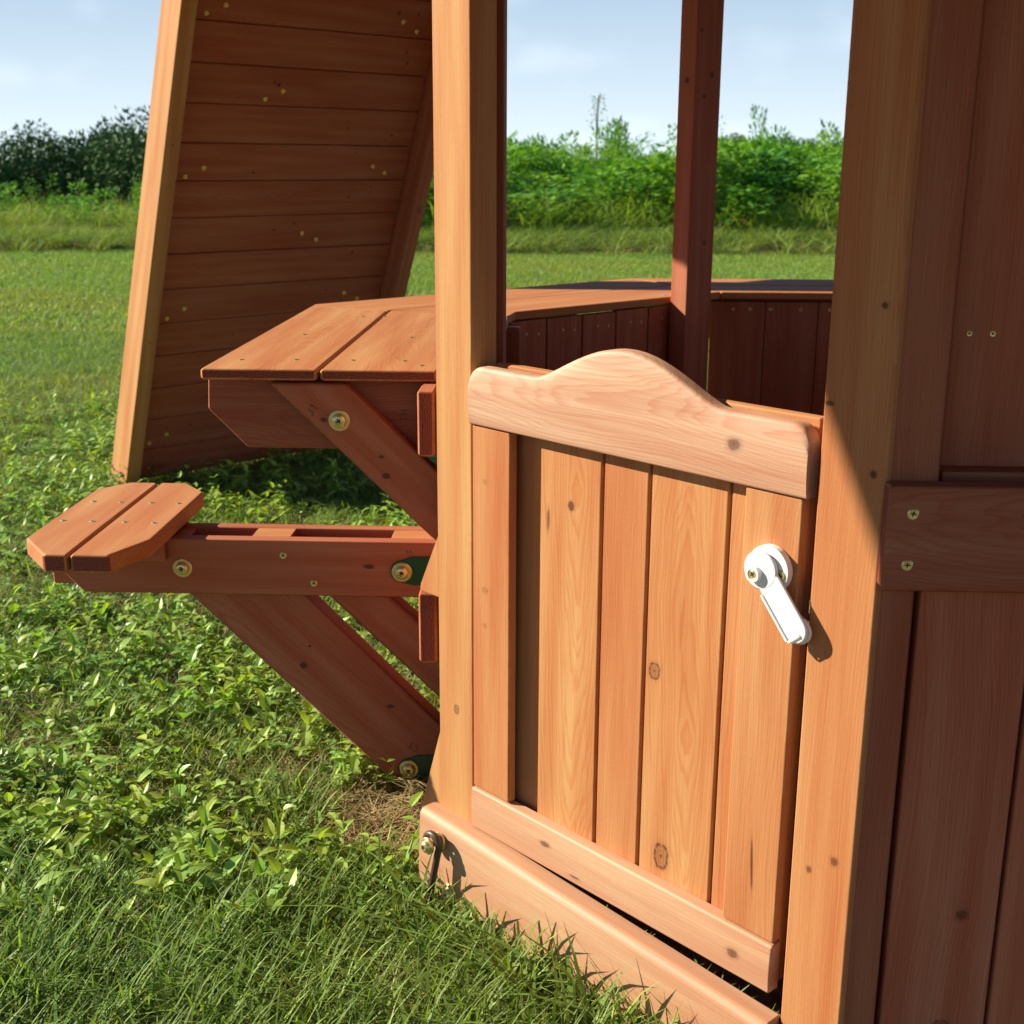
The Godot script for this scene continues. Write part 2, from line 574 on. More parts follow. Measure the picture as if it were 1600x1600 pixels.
# A board with a crowned face: x0..x1 long, y0..y1 high, back at z = 0, front bulging to t; grain along x.
func rounded_board(x0: float, x1: float, y0: float, y1: float, t: float, r: float, crown: float) -> ArrayMesh:
	var prof: Array = []     # (y, z)
	prof.append(Vector2(y0, 0))
	for k in 7:
		var a := -PI / 2 + PI / 2 * k / 6.0
		prof.append(Vector2(y0 + r + r * sin(a), t - crown - r + r * cos(a)))
	for k in range(1, 9):
		var s := k / 9.0
		prof.append(Vector2(lerpf(y0 + r, y1 - r, s), t - crown + crown * sin(s * PI)))
	for k in 7:
		var a := PI / 2 * k / 6.0
		prof.append(Vector2(y1 - r + r * sin(a), t - crown - r + r * cos(a)))
	prof.append(Vector2(y1, 0))
	return loft(prof, x0, x1, [0.0, 0.004, 0.5, 0.996, 1.0])

func loft(prof: Array, x0: float, x1: float, _s: Array) -> ArrayMesh:
	var n := prof.size()
	var nr: Array = []
	for i in n:
		var d: Vector2 = prof[mini(i + 1, n - 1)] - prof[maxi(i - 1, 0)]
		nr.append(Vector2(-d.y, d.x).normalized())
	nr[0] = Vector2(-1, 0)
	nr[n - 1] = Vector2(1, 0)
	var u: Array = [0.0]
	for i in range(1, n):
		u.append(u[i - 1] + (prof[i] - prof[i - 1]).length())
	var off := rng.randf_range(0.02, 0.09)
	var st := new_st()
	var b := 0.0015
	var xs := [x0, x0 + b, x1 - b, x1]
	for j in 3:
		for i in n - 1:
			var P: Array = []
			var N: Array = []
			var UV: Array = []
			for c in [[i, j], [i, j + 1], [i + 1, j + 1], [i + 1, j]]:
				var p: Vector2 = prof[c[0]]
				var nn: Vector2 = nr[c[0]]
				var x: float = xs[c[1]]
				var N3 := Vector3(0, nn.x, nn.y)
				if c[1] == 0 or c[1] == 3:
					p -= nn * b
					N3 = (N3 + Vector3(-1 if c[1] == 0 else 1, 0, 0)).normalized()
				P.append(Vector3(x, p.x, p.y))
				N.append(N3)
				UV.append(Vector2((off + u[c[0]]) / 0.25, x + off))
			quad(st, P, N, UV)
	for e in 2:
		var x: float = xs[0] if e == 0 else xs[3]
		var N := Vector3(-1 if e == 0 else 1, 0, 0)
		for i in range(1, n - 1):
			var T := [prof[0] - nr[0] * b, prof[i] - nr[i] * b, prof[i + 1] - nr[i + 1] * b]
			tri(st, [Vector3(x, T[0].x, T[0].y), Vector3(x, T[1].x, T[1].y), Vector3(x, T[2].x, T[2].y)], [N, N, N], [T[0] * 4.0, T[1] * 4.0, T[2] * 4.0])
	# back
	var y0: float = prof[0].x
	var y1: float = prof[n - 1].x
	var Nb := Vector3(0, 0, -1)
	quad(st, [Vector3(x0, y0, 0), Vector3(x1, y0, 0), Vector3(x1, y1, 0), Vector3(x0, y1, 0)], [Nb, Nb, Nb, Nb], [Vector2(0, x0), Vector2(0, x1), Vector2(0.3, x1), Vector2(0.3, x0)])
	st.generate_tangents()
	return st.commit()

func rail_top(x: float) -> float:
	# height of the arched rail above its foot, left end rounded down, hump in the middle
	var y := 0.0615
	var s := clampf((x - 0.100) / 0.225, 0, 1)
	var hump := sin(PI * s)
	y += 0.038 * pow(hump, 1.25)
	var r := 0.018
	if x < r:
		y -= r - sqrt(maxf(0, r * r - (r - x) * (r - x)))
	var xe := 0.418 - x
	if xe < r:
		y -= r - sqrt(maxf(0, r * r - (r - xe) * (r - xe)))
	return y

func arched_rail() -> ArrayMesh:
	var st := new_st()
	var t := 0.0175
	var zb := -0.0108
	var r := 0.0045
	var xs: Array = []
	for k in 7:
		xs.append(0.018 * (1.0 - cos(PI / 2 * k / 6.0)) + 0.0002)
	for k in 61:
		xs.append(lerpf(0.022, 0.396, k / 60.0))
	for k in 7:
		xs.append(0.418 - 0.018 * (1.0 - sin(PI / 2 * k / 6.0)) - 0.0002)
	var grid: Array = []
	for x: float in xs:
		var h := rail_top(x)
		var col: Array = []
		col.append(Vector3(x, 0.609, zb))
		for k in 6:
			var a := -PI / 2 + PI / 2 * k / 5.0
			col.append(Vector3(x, 0.609 + 0.0025 + 0.0025 * sin(a), zb + t - 0.003 - 0.0025 + 0.0025 * cos(a)))
		for k in range(1, 12):
			var s := k / 12.0
			col.append(Vector3(x, 0.609 + lerpf(0.0025, h - r, s), zb + t - 0.003 + 0.0030 * sin(PI * (0.15 + 0.55 * s)) - 0.0011))
		for k in 6:
			var a := PI / 2 * k / 5.0
			col.append(Vector3(x, 0.609 + h - r + r * sin(a), zb + t - 0.0028 - r + r * cos(a)))
		col.append(Vector3(x, 0.609 + h, zb))
		grid.append(col)
	var m: int = grid[0].size()
	var c := grid.size()
	st.set_smooth_group(0)
	for i in c - 1:
		for j in m - 1:
			var P := [grid[i][j], grid[i + 1][j], grid[i + 1][j + 1], grid[i][j + 1]]
			for k in [0, 2, 1, 0, 3, 2]:
				var p: Vector3 = P[k]
				st.set_uv(Vector2((p.y - 0.609 + (p.z + 0.01) * 0.8 + 0.06) / 0.25, p.x + 0.13))
				st.add_vertex(p)
	for e in [0, c - 1]:
		st.set_smooth_group(5 + e)
		for j in range(1, m - 1):
			var P := [grid[e][0], grid[e][j], grid[e][j + 1]]
			for k in ([0, 1, 2] if e > 0 else [0, 2, 1]):
				var p: Vector3 = P[k]
				st.set_uv(Vector2(p.z * 4.0, p.y * 4.0))
				st.add_vertex(p)
	st.set_smooth_group(9)
	for i in c - 1:
		var P := [grid[i][0], grid[i][m - 1], grid[i + 1][m - 1], grid[i + 1][0]]
		for k in [0, 2, 1, 0, 3, 2]:
			var p: Vector3 = P[k]
			st.set_uv(Vector2(p.y * 4.0, p.x))
			st.add_vertex(p)
	st.generate_normals()
	st.generate_tangents()
	return st.commit()

func stadium(c0: Vector2, r0: float, c1: Vector2, r1: float, seg := 12) -> Array:
	var pts: Array = []
	var d := (c1 - c0).normalized()
	var a := d.angle()
	for k in seg + 1:
		var t := a + PI / 2 + PI * k / seg
		pts.append(c0 + Vector2(cos(t), sin(t)) * r0)
	for k in seg + 1:
		var t := a - PI / 2 + PI * k / seg
		pts.append(c1 + Vector2(cos(t), sin(t)) * r1)
	return pts

func extrude_plain(outline: Array, z0: float, z1: float, b: float) -> ArrayMesh:
	return prism(outline, z0, z1, b, Vector2(0, 1))

func white_mesh(parent: Node, called: String, mesh: ArrayMesh, mat: Material) -> void:
	add_mesh(parent, called, mesh, mat)

func make_latch(door: Node3D) -> void:
	var white := plain(lin(0.80, 0.80, 0.785), 0.38)
	white.metallic_specular = 0.5
	var c := Vector2(0.388, 0.5435)
	var disc: Array = []
	for k in 36:
		disc.append(c + Vector2(cos(TAU * k / 36.0), sin(TAU * k / 36.0)) * 0.0208)
	tag(add_mesh(door, "latch_plate", extrude_plain(disc, 0.0012, 0.0085, 0.0007), white), "round white plastic latch plate", "")
	# lever: a rounded head on the plate and a hollow handle pointing down to the post
	var head := Vector2(0.3835, 0.5425)
	var tip := Vector2(0.4205, 0.4985)
	var d := (tip - head).normalized()
	var s := Vector2(-d.y, d.x)
	var lever := new_st()
	var hd: Array = []
	for k in 36:
		hd.append(head + Vector2(cos(TAU * k / 36.0), sin(TAU * k / 36.0)) * 0.0172)
	lever.append_from(extrude_plain(hd, 0.0088, 0.0138, 0.0022), 0, Transform3D.IDENTITY)
	lever.append_from(extrude_plain(stadium(head + d * 0.006 + s * 0.001, 0.0124, tip + s * 0.001, 0.0122), 0.0087, 0.0132, 0.0022), 0, Transform3D.IDENTITY)
	# raised rims of the shallow trough
	var up := func(a: Vector2, b2: Vector2, w: float, z0: float, z1: float) -> void:
		var dd := (b2 - a).normalized()
		var ss := Vector2(-dd.y, dd.x) * w / 2
		lever.append_from(extrude_plain([a + ss, b2 + ss, b2 - ss, a - ss], z0, z1, 0.0006), 0, Transform3D.IDENTITY)
	up.call(head + d * 0.0180 - s * 0.0104, tip + d * 0.005 - s * 0.0104, 0.0024, 0.0092, 0.0150)
	up.call(tip + d * 0.0060 - s * 0.0102, tip + d * 0.0060 + s * 0.0045, 0.0024, 0.0092, 0.0148)
	lever.append_from(extrude_plain(stadium(tip + s * 0.001 - d * 0.002, 0.0110, tip + s * 0.001 + d * 0.002, 0.0112), 0.0050, 0.0086, 0.0006), 0, Transform3D.IDENTITY)
	var boss := new_st()
	lathe(boss, [Vector2(0.0075, 0), Vector2(0.0072, 0.0042), Vector2(0.0066, 0.0048), Vector2(0.0046, 0.0048), Vector2(0.0044, 0.0030), Vector2(0.0, 0.0030)], 24)
	var bm := boss.commit()
	lever.append_from(bm, 0, Transform3D(Basis.IDENTITY, Vector3(head.x - 0.004, head.y - 0.0035, 0.0136)))
	tag(add_mesh(door, "latch_lever", lever.commit(), white), "white plastic latch lever pointing down towards the post", "")
	fitting(door, "screw", screw_mesh, Vector3(head.x - 0.004, head.y - 0.0035, 0.0171), Vector3.BACK, 0.95)
	fitting(door, "screw", screw_mesh, Vector3(c.x + 0.0135, c.y - 0.0025, 0.0088), Vector3.BACK, 1.1)

func make_left_wall(house: Node3D) -> void:
	# world x of the faces: posts -0.097..-0.060, planks -0.131..-0.115, rails -0.158..-0.137
	var F := side_frame(Vector3(-0.137, 0, -1.37), Vector3(-1, 0, 0))   # x runs towards +z
	var wall := part(house, "side_wall", F)
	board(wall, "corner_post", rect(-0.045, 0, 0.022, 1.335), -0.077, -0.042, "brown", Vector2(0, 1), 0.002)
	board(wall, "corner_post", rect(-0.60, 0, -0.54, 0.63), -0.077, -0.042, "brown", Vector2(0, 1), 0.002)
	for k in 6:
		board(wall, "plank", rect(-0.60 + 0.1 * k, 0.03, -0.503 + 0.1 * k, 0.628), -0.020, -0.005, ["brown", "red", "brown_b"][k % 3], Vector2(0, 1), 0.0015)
	board(wall, "rail", rect(-0.60, 0.555, 0.0, 0.630), 0.0, 0.0195, "red", Vector2(1, 0), 0.003)
	board(wall, "rail", rect(-0.60, 0.308, 0.0, 0.394), 0.0, 0.0215, "red_b", Vector2(1, 0), 0.003)
	board(wall, "rail", rect(-0.60, 0.03, -0.05, 0.12), 0.0, 0.0195, "red", Vector2(1, 0), 0.003)

func make_right_wall(house: Node3D) -> void:
	var F := side_frame(Vector3(0.252, 0, -0.957), Vector3(0, 0, 1))
	var wall := part(house, "front_wall", F)
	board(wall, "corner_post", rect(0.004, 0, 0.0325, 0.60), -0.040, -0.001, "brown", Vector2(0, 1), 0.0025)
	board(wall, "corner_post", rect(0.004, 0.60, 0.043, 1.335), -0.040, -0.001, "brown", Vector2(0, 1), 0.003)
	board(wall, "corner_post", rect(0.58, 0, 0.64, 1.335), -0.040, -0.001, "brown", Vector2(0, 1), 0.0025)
	board(wall, "light_block_strip", rect(0.015, 0.02, 0.070, 0.59), -0.055, -0.0405, "brown", Vector2(0, 1), 0.002)  # added behind the seam to stop light showing through
	var rail := board(wall, "rail", rect(0.0005, 0.552, 0.640, 0.637), 0.0, 0.019, "brown_b", Vector2(1, 0), 0.003, 0.35)
	tag(rail, "horizontal rail coloured darker for shade, fixed with two brass screws", "")
	board(wall, "rail", rect(0.050, 0.595, 0.640, 0.6395), -0.042, -0.021, "brown", Vector2(1, 0), 0.002)
	board(wall, "rail", rect(0.0005, 0.0, 0.640, 0.075), 0.0, 0.019, "brown", Vector2(1, 0), 0.003)
	for k in 6:
		var x := 0.0375 + 0.0935 * k
		board(wall, "plank", rect(x, 0.02, x + 0.0905, 0.592), -0.0195, -0.004, ["red_b", "red", "red_b"][k % 3], Vector2(0, 1), 0.002)
	for k in 7:
		var x := 0.054 + 0.082 * k
		board(wall, "plank", rect(x, 0.60, x + 0.0795, 1.335), -0.058, -0.043, ["red", "red_b", "red"][k % 3], Vector2(0, 1), 0.002)
	fitting(wall, "screw", screw_mesh, Vector3(0.0195, 0.615, 0.0188))
	fitting(wall, "screw", screw_mesh, Vector3(0.0185, 0.574, 0.0188))
	fitting(wall, "screw", screw_mesh, Vector3(0.068, 0.745, -0.0434), Vector3.BACK, 0.55)
	fitting(wall, "screw", screw_mesh, Vector3(0.086, 0.745, -0.0434), Vector3.BACK, 0.6)
	knot(wall, Vector3(0.098, 0.255, -0.0037), 0.010, 0.009, 0)
	knot(wall, Vector3(0.090, 0.145, -0.0037), 0.012, 0.009, 1)

func make_back_walls(house: Node3D) -> void:
	# back-left side: planks with their inner face on x + z = -2.09
	var n := Vector3(-A45, 0, -A45)
	var F := side_frame(Vector3(0.2525, 0, -2.3425), n)     # x runs from the centre post towards the left wall
	var wall := part(house, "back_side_wall", F)
	# centre post, inside of the planks
	board(wall, "corner_post", rect(0.017, 0, 0.087, 1.335), -0.044, -0.006, "red", Vector2(0, 1), 0.0025)
	board(wall, "corner_post", rect(0.50, 0, 0.555, 0.63), -0.042, -0.004, "brown", Vector2(0, 1), 0.0025)
	for k in 7:
		board(wall, "plank", rect(-0.03 + 0.0835 * k, 0.03, 0.0515 + 0.0835 * k, 0.6285 + 0.0007 * (k % 3)), 0.0, 0.015, ["red", "red_b", "red"][k % 3], Vector2(0, 1), 0.002)
	for k in 6:
		fitting(wall, "screw", screw_mesh, Vector3(0.015 + 0.0835 * k, 0.608, -0.0001), Vector3.BACK, 0.5).rotate_object_local(Vector3.UP, PI)
		fitting(wall, "screw", screw_mesh, Vector3(-0.012 + 0.0835 * k, 0.606, -0.0001), Vector3.BACK, 0.5).rotate_object_local(Vector3.UP, PI)
	board(wall, "rail", rect(-0.03, 0.55, 0.55, 0.62), 0.0155, 0.035, "red", Vector2(1, 0), 0.003)
	board(wall, "rail", rect(-0.03, 0.05, 0.55, 0.13), 0.0155, 0.035, "red", Vector2(1, 0), 0.003)
	for q in [[0.043, 1.02, 0.008], [0.062, 0.985, 0.006], [0.045, 0.74, 0.006], [0.075, 1.09, 0.005]]:
		var kb := Vector3(q[0], q[1], -0.0443)
		knot_back(wall, kb, q[2], q[2] * 1.3)
	# left edge of the centre post
	var G := part(wall, "post_edge_marks", Transform3D(Basis(Vector3.UP, PI / 2), Vector3(0.0873, 0, 0)))
	knot(G, Vector3(0.026, 1.01, 0), 0.008, 0.010, 2)
	# back side
	var B := side_frame(Vector3(0.30, 0, -2.42), Vector3(0, 0, -1))     # x runs towards -x
	var back := part(house, "back_wall", B)
	var xs := [0.0135, -0.0885, -0.188, -0.285, -0.382, -0.48, -0.58]
	for k in 6:
		board(back, "plank", rect(xs[k + 1] + 0.0003, 0.03, xs[k] - 0.0003, 0.624), 0.0, 0.015, ["red", "red_b"][k % 2], Vector2(0, 1), 0.0015)
	for x in [-0.028, -0.060, -0.098, -0.155, -0.21]:
		fitting(back, "screw", screw_mesh, Vector3(x, 0.610, -0.0002), Vector3.BACK, 0.8).rotate_object_local(Vector3.UP, PI)
	board(back, "rail", rect(-0.58, 0.552, 0.02, 0.63), 0.0155, 0.035, "red", Vector2(1, 0), 0.003)
	board(back, "rail", rect(-0.58, 0.37, 0.02, 0.448), 0.0155, 0.035, "red", Vector2(1, 0), 0.003)
	# far side walls, out of sight behind the front wall, that keep the inside dark
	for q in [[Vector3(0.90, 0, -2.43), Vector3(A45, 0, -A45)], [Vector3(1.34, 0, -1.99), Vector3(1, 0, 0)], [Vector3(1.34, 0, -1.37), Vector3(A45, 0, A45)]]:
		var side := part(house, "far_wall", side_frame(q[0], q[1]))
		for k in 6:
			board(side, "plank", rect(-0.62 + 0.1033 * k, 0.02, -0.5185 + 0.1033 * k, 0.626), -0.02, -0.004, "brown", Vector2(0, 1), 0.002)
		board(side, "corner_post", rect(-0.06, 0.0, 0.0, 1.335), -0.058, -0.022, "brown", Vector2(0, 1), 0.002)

func knot_back(parent: Node, at: Vector3, rx: float, ry: float) -> void:
	var q := QuadMesh.new()
	q.size = Vector2(2, 2)
	q.material = knot_mats[2]
	add_mesh(parent, "knot", q, null, Transform3D(Basis(Vector3.UP, PI).scaled_local(Vector3(rx, ry, 1)), at))

# flat boards lying at counter or seat height: outline given in plan (x, z)
func flat_board(parent: Node, called: String, plan: Array, y0: float, y1: float, mat: String, grain: Vector2, b := 0.003, vmid := -1.0) -> MeshInstance3D:
	var o: Array = []
	for p: Vector2 in plan:
		o.append(Vector2(p.x, -p.y))
	var m := board(parent, called, o, y0, y1, mat, Vector2(grain.x, -grain.y), b, vmid)
	m.transform = Transform3D(Basis(Vector3.RIGHT, -PI / 2), Vector3.ZERO)
	return m

func make_counters(house: Node3D) -> void:
	var c := part(house, "counter")
	tag(c, "counter of mitred boards running round the playhouse walls", "")
	var y0 := 0.631
	var y1 := 0.645
	var g := 0.0018
	flat_board(c, "board", [Vector2(-0.411, -1.42), Vector2(-0.275 - g, -1.42), Vector2(-0.275 - g, -2.022), Vector2(-0.411, -2.072)], y0, y1, "orange_b", Vector2(0, 1), 0.003, 0.1)
	flat_board(c, "board", [Vector2(-0.275 + g, -1.42), Vector2(-0.139, -1.42), Vector2(-0.139, -1.972), Vector2(-0.275 + g, -2.020)], y0, y1, "orange_b", Vector2(0, 1), 0.003, 0.55)
	flat_board(c, "board", [Vector2(-0.1365, -1.44), Vector2(-0.079, -1.44), Vector2(-0.079, -1.950), Vector2(-0.1365, -1.970)], y0, y1, "orange", Vector2(0, 1), 0.003)
	# back-left side: x + z = s lines -2.09, -2.30, -2.52
	flat_board(c, "board", [Vector2(-0.082, -1.955), Vector2(-0.275, -2.024), Vector2(-0.275, -2.028), Vector2(0.2175, -2.5205), Vector2(0.2985, -2.3885), Vector2(0.297, -2.387), Vector2(-0.070, -2.02)], y0, y1, "orange", Vector2(1, -1), 0.003)
	flat_board(c, "board", [Vector2(-0.277, -2.030), Vector2(-0.411, -2.075), Vector2(-0.411, -2.109), Vector2(0.150, -2.670), Vector2(0.2165, -2.5235)], y0, y1, "orange_b", Vector2(1, -1), 0.003)
	flat_board(c, "board", [Vector2(0.2995, -2.3900), Vector2(0.2205, -2.528), Vector2(0.96, -2.528), Vector2(0.90, -2.390)], y0, y1, "orange", Vector2(1, 0), 0.003)
	flat_board(c, "board", [Vector2(0.2185, -2.531), Vector2(0.1525, -2.672), Vector2(1.0, -2.672), Vector2(0.96, -2.531)], y0, y1, "orange_b", Vector2(1, 0), 0.003)
	for p in [[-0.379, -1.486], [-0.314, -1.490], [-0.246, -1.490], [-0.184, -1.489], [-0.302, -1.935], [-0.268, -1.938], [-0.35, -1.72], [-0.20, -1.70], [-0.16, -1.455], [0.19, -2.315], [0.34, -2.40]]:
		fitting(c, "screw", screw_mesh, Vector3(p[0], y1 - 0.0003, p[1]), Vector3.UP, 0.9)
	# bracket under the near end: a board on edge with a clipped corner and a diagonal strut bolted to it
	var s := part(house, "counter_bracket", Transform3D(Basis.IDENTITY, Vector3(0, 0, -1.47)))
	board(s, "support_board", [Vector2(-0.409, 0.6305), Vector2(-0.411, 0.593), Vector2(-0.366, 0.547), Vector2(-0.137, 0.547), Vector2(-0.137, 0.6305)], 0.006, 0.026, "brown_b", Vector2(1, 0), 0.002)
	board(s, "strut", [Vector2(-0.334, 0.6285), Vector2(-0.245, 0.6285), Vector2(-0.135, 0.522), Vector2(-0.1325, 0.431), Vector2(-0.140, 0.438)], 0.0265, 0.0480, "red", Vector2(1, -1), 0.004, 0.2)
	fitting(s, "bolt", bolt_mesh, Vector3(-0.2525, 0.5855, 0.0485), Vector3.BACK, 0.98)
	stamp(s, "J1", Vector3(-0.2835, 0.5975, 0.0482), 0.013, 0.95)
	stamp(s, "TH", Vector3(-0.180, 0.588, 0.0262), 0.013, PI / 2)
	knot(s, Vector3(-0.271, 0.586, 0.0483), 0.006, 0.005, 2)
	knot(s, Vector3(-0.205, 0.543, 0.0483), 0.005, 0.004, 2)
	knot(s, Vector3(-0.200, 0.520, 0.0483), 0.008, 0.007, 2)
	# the same bracket further along the wall
	var s2 := part(house, "counter_bracket", Transform3D(Basis.IDENTITY, Vector3(0, 0, -1.92)))
	board(s2, "support_board", [Vector2(-0.395, 0.6305), Vector2(-0.395, 0.593), Vector2(-0.36, 0.55), Vector2(-0.137, 0.55), Vector2(-0.137, 0.6305)], 0.006, 0.026, "brown", Vector2(1, 0), 0.002)

func make_seat(house: Node3D) -> void:
	# beam front face at z = -1.60; all heights and lengths in metres
	var s := part(house, "clip_on_seat")
	tag(s, "small two-board seat on a cantilevered beam with diagonal brace", "")
	var ys0 := 0.3875
	var ys1 := 0.412
	var zf := -1.600
	flat_board(s, "seat_board", [Vector2(-0.674, -1.510), Vector2(-0.624, -1.441), Vector2(-0.595, -1.441), Vector2(-0.595, -1.803), Vector2(-0.636, -1.803), Vector2(-0.674, -1.758)], ys0, ys1, "orange_b", Vector2(0, 1), 0.0035, 0.3)
	flat_board(s, "seat_board", [Vector2(-0.5915, -1.441), Vector2(-0.544, -1.441), Vector2(-0.513, -1.512), Vector2(-0.513, -1.754), Vector2(-0.551, -1.803), Vector2(-0.5915, -1.803)], ys0, ys1, "orange", Vector2(0, 1), 0.0035, 0.7)
	for p in [[-0.656, -1.590], [-0.616, -1.588], [-0.572, -1.587], [-0.532, -1.585], [-0.651, -1.689], [-0.611, -1.687], [-0.568, -1.687], [-0.529, -1.685]]:
		fitting(s, "screw", screw_mesh, Vector3(p[0], ys1 - 0.0002, p[1]), Vector3.UP, 0.95)
	board(s, "cleat", rect(-0.662, 0.358, -0.520, 0.387), zf + 0.0005, zf + 0.020, "red", Vector2(1, 0), 0.003)
	board(s, "cleat", rect(-0.662, 0.358, -0.520, 0.387), zf - 0.099, zf - 0.0795, "red", Vector2(1, 0), 0.003)
	var beam := [Vector2(-0.690, 0.3865), Vector2(-0.694, 0.364), Vector2(-0.641, 0.308), Vector2(-0.1385, 0.308), Vector2(-0.1385, 0.3865)]
	board(s, "beam_cheek", beam, zf - 0.0195, zf, "red", Vector2(1, 0), 0.0028, 0.15)
	board(s, "beam_cheek", beam, zf - 0.079, zf - 0.0595, "red", Vector2(1, 0), 0.0028)
	board(s, "spacer_block", rect(-0.69, 0.313, -0.497, 0.3850), zf - 0.059, zf - 0.020, "red", Vector2(1, 0), 0.002)
	board(s, "spacer_block", [Vector2(-0.389, 0.313), Vector2(-0.336, 0.313), Vector2(-0.359, 0.3858), Vector2(-0.412, 0.3858)], zf - 0.059, zf - 0.020, "gold_b", Vector2(1, 0), 0.001)
	board(s, "spacer_block", rect(-0.223, 0.313, -0.139, 0.3856), zf - 0.059, zf - 0.020, "orange", Vector2(1, 0), 0.001)
	fitting(s, "bolt", bolt_mesh, Vector3(-0.503, 0.3455, zf + 0.0003), Vector3.BACK, 1.05)
	fitting(s, "screw", screw_mesh, Vector3(-0.366, 0.365, zf + 0.0002), Vector3.BACK, 1.05)
	fitting(s, "screw", screw_mesh, Vector3(-0.326, 0.3265, zf + 0.0002), Vector3.BACK, 1.05)
	knot(s, Vector3(-0.251, 0.351, zf + 0.0004), 0.012, 0.006, 2)
	var zb := zf - 0.0205
	board(s, "brace", [Vector2(-0.520, 0.318), Vector2(-0.358, 0.318), Vector2(-0.1385, 0.092), Vector2(-0.1385, -0.065)], zb - 0.0375, zb, "red_b", Vector2(1, -1), 0.004, 0.4)
	board(s, "brace", [Vector2(-0.331, 0.320), Vector2(-0.246, 0.320), Vector2(-0.1385, 0.222), Vector2(-0.1385, 0.130)], zb - 0.0375, zb, "red", Vector2(1, -1), 0.007)
	knot(s, Vector3(-0.349, 0.199, zb + 0.0004), 0.008, 0.009, 2)
	knot(s, Vector3(-0.339, 0.228, zb + 0.0004), 0.0035, 0.0035, 2)
	knot(s, Vector3(-0.229, 0.140, zb + 0.0004), 0.009, 0.006, 2)
	var green := plain(lin(0.003, 0.060, 0.022), 0.35)
	for q in [[0.3455, zf, -0.205, 0.019], [0.046, zb, -0.203, 0.019]]:
		var y: float = q[0]
		var z: float = q[1]
		var x: float = q[2]
		var o: Array = []
		for k in 9:
			var a := PI / 2 + PI * k / 8.0
			o.append(Vector2(x - 0.001 + cos(a) * 0.0155, y + sin(a) * 0.0155))
		o.append(Vector2(x + 0.015, y - q[3]))
		o.append(Vector2(-0.1386, y - q[3]))
		o.append(Vector2(-0.1386, y + q[3] + 0.002))
		o.append(Vector2(x + 0.012, y + q[3] + 0.002))
		add_mesh(s, "steel_bracket", prism(o, z, z + 0.003, 0.0006, Vector2(1, 0)), green)
		fitting(s, "bolt", bolt_mesh, Vector3(x - 0.001, y, z + 0.0035), Vector3.BACK, 1.08)
	stamp(s, "E5", Vector3(-0.197, 0.078, zb + 0.0002), 0.013, -0.45)
	stamp(s, "E5", Vector3(-0.196, 0.372, zf + 0.0002), 0.007, 0.1)

func make_shade_deck(house: Node3D) -> void:
	# unseen platform overhead, its outline and wings shaped to shade inside and front wall
	var d := part(house, "shade_deck")
	tag(d, "unseen plank platform shaped to shade the playhouse", "")
	var z := -3.4725
	while z < 0.45:
		var z1 := z + 0.0865
		var x0 := -0.60 if z > -2.62 and z < -1.2 else -0.36
		if z > -2.62 and z < -2.26:
			x0 = -0.94
		var x1 := x0
		if z > -1.26 and z < -0.3:  # front wing added to throw shade on the latch-side post
			x0 = -1.50
			x1 = -1.50
		elif z1 < -2.60:
			x0 = maxf(-1.60, -3.743 - z) if z < -2.93 else -1.60
			x1 = maxf(-1.60, -3.743 - z1) if z < -2.93 else -1.60
		flat_board(d, "plank", [Vector2(x0, z), Vector2(1.65, z), Vector2(1.65, z1), Vector2(x1, z1)], 1.3365, 1.360, "brown", Vector2(1, 0), 0.001)
		z = z1 + 0.003

# ---------------------------------------------------------------- climbing wall
func make_climbing_wall() -> void:
	var c := Node3D.new()
	c.name = "climbing_wall"
	add_child(c)
	tag(c, "leaning climbing wall of dark horizontal planks between two side rails", "climbing wall")
	var al := deg_to_rad(21.2)
	var u := Vector3(A45, 0, -A45)
	var w := Vector3(A45, 0, A45)
	var v := w * sin(al) + Vector3.UP * cos(al)
	c.transform = Transform3D(Basis(u, v, u.cross(v)), Vector3(-1.180, 0, -3.290))
	board(c, "side_rail", rect(0.0, -0.02, 0.042, 1.425), -0.090, 0.0, "gold", Vector2(0, 1), 0.003)
	board(c, "side_rail", rect(0.788, -0.02, 0.832, 1.425), -0.090, 0.0, "red", Vector2(0, 1), 0.003)
	var y := -0.010
	var k := 0
	var mats := ["red", "red_b", "red_b", "red", "red", "red_b"]
	while y < 1.40:
		var h := 0.0965 + rng.randf_range(-0.001, 0.001)
		board(c, "plank", rect(0.0425, y, 0.7875, y + h), -0.084, -0.064 + rng.randf_range(-0.0015, 0.0015), mats[k % 6], Vector2(1, 0), 0.0035)
		if k % 1 == 0:
			for j in 2:
				var kx := rng.randf_range(0.12, 0.72)
				knot(c, Vector3(kx, y + rng.randf_range(0.02, 0.08), -0.0622), rng.randf_range(0.004, 0.009), rng.randf_range(0.004, 0.010), [2, 2, 0][rng.randi() % 3])
		y += h + 0.0007
		k += 1
	for q in [[0.101, 1.269], [0.149, 1.291], [0.669, 1.292], [0.719, 1.271], [0.292, 1.076], [0.340, 1.098], [0.099, 0.877], [0.147, 0.899], [0.665, 0.904], [0.709, 0.886], [0.471, 0.716], [0.521, 0.696], [0.097, 0.491], [0.144, 0.515], [0.653, 0.527], [0.704, 0.505], [0.140, 0.132], [0.090, 0.111]]:
		fitting(c, "threaded_insert", tnut_mesh, Vector3(q[0], q[1], -0.0612), Vector3.BACK, 0.68)
	knot(c, Vector3(0.81, 0.80, 0.0004), 0.012, 0.016, 1)
	for q in [[0.02, 0.98], [0.02, 0.46]]:
		knot(c, Vector3(q[0], q[1], 0.0004), 0.003, 0.004, 2)

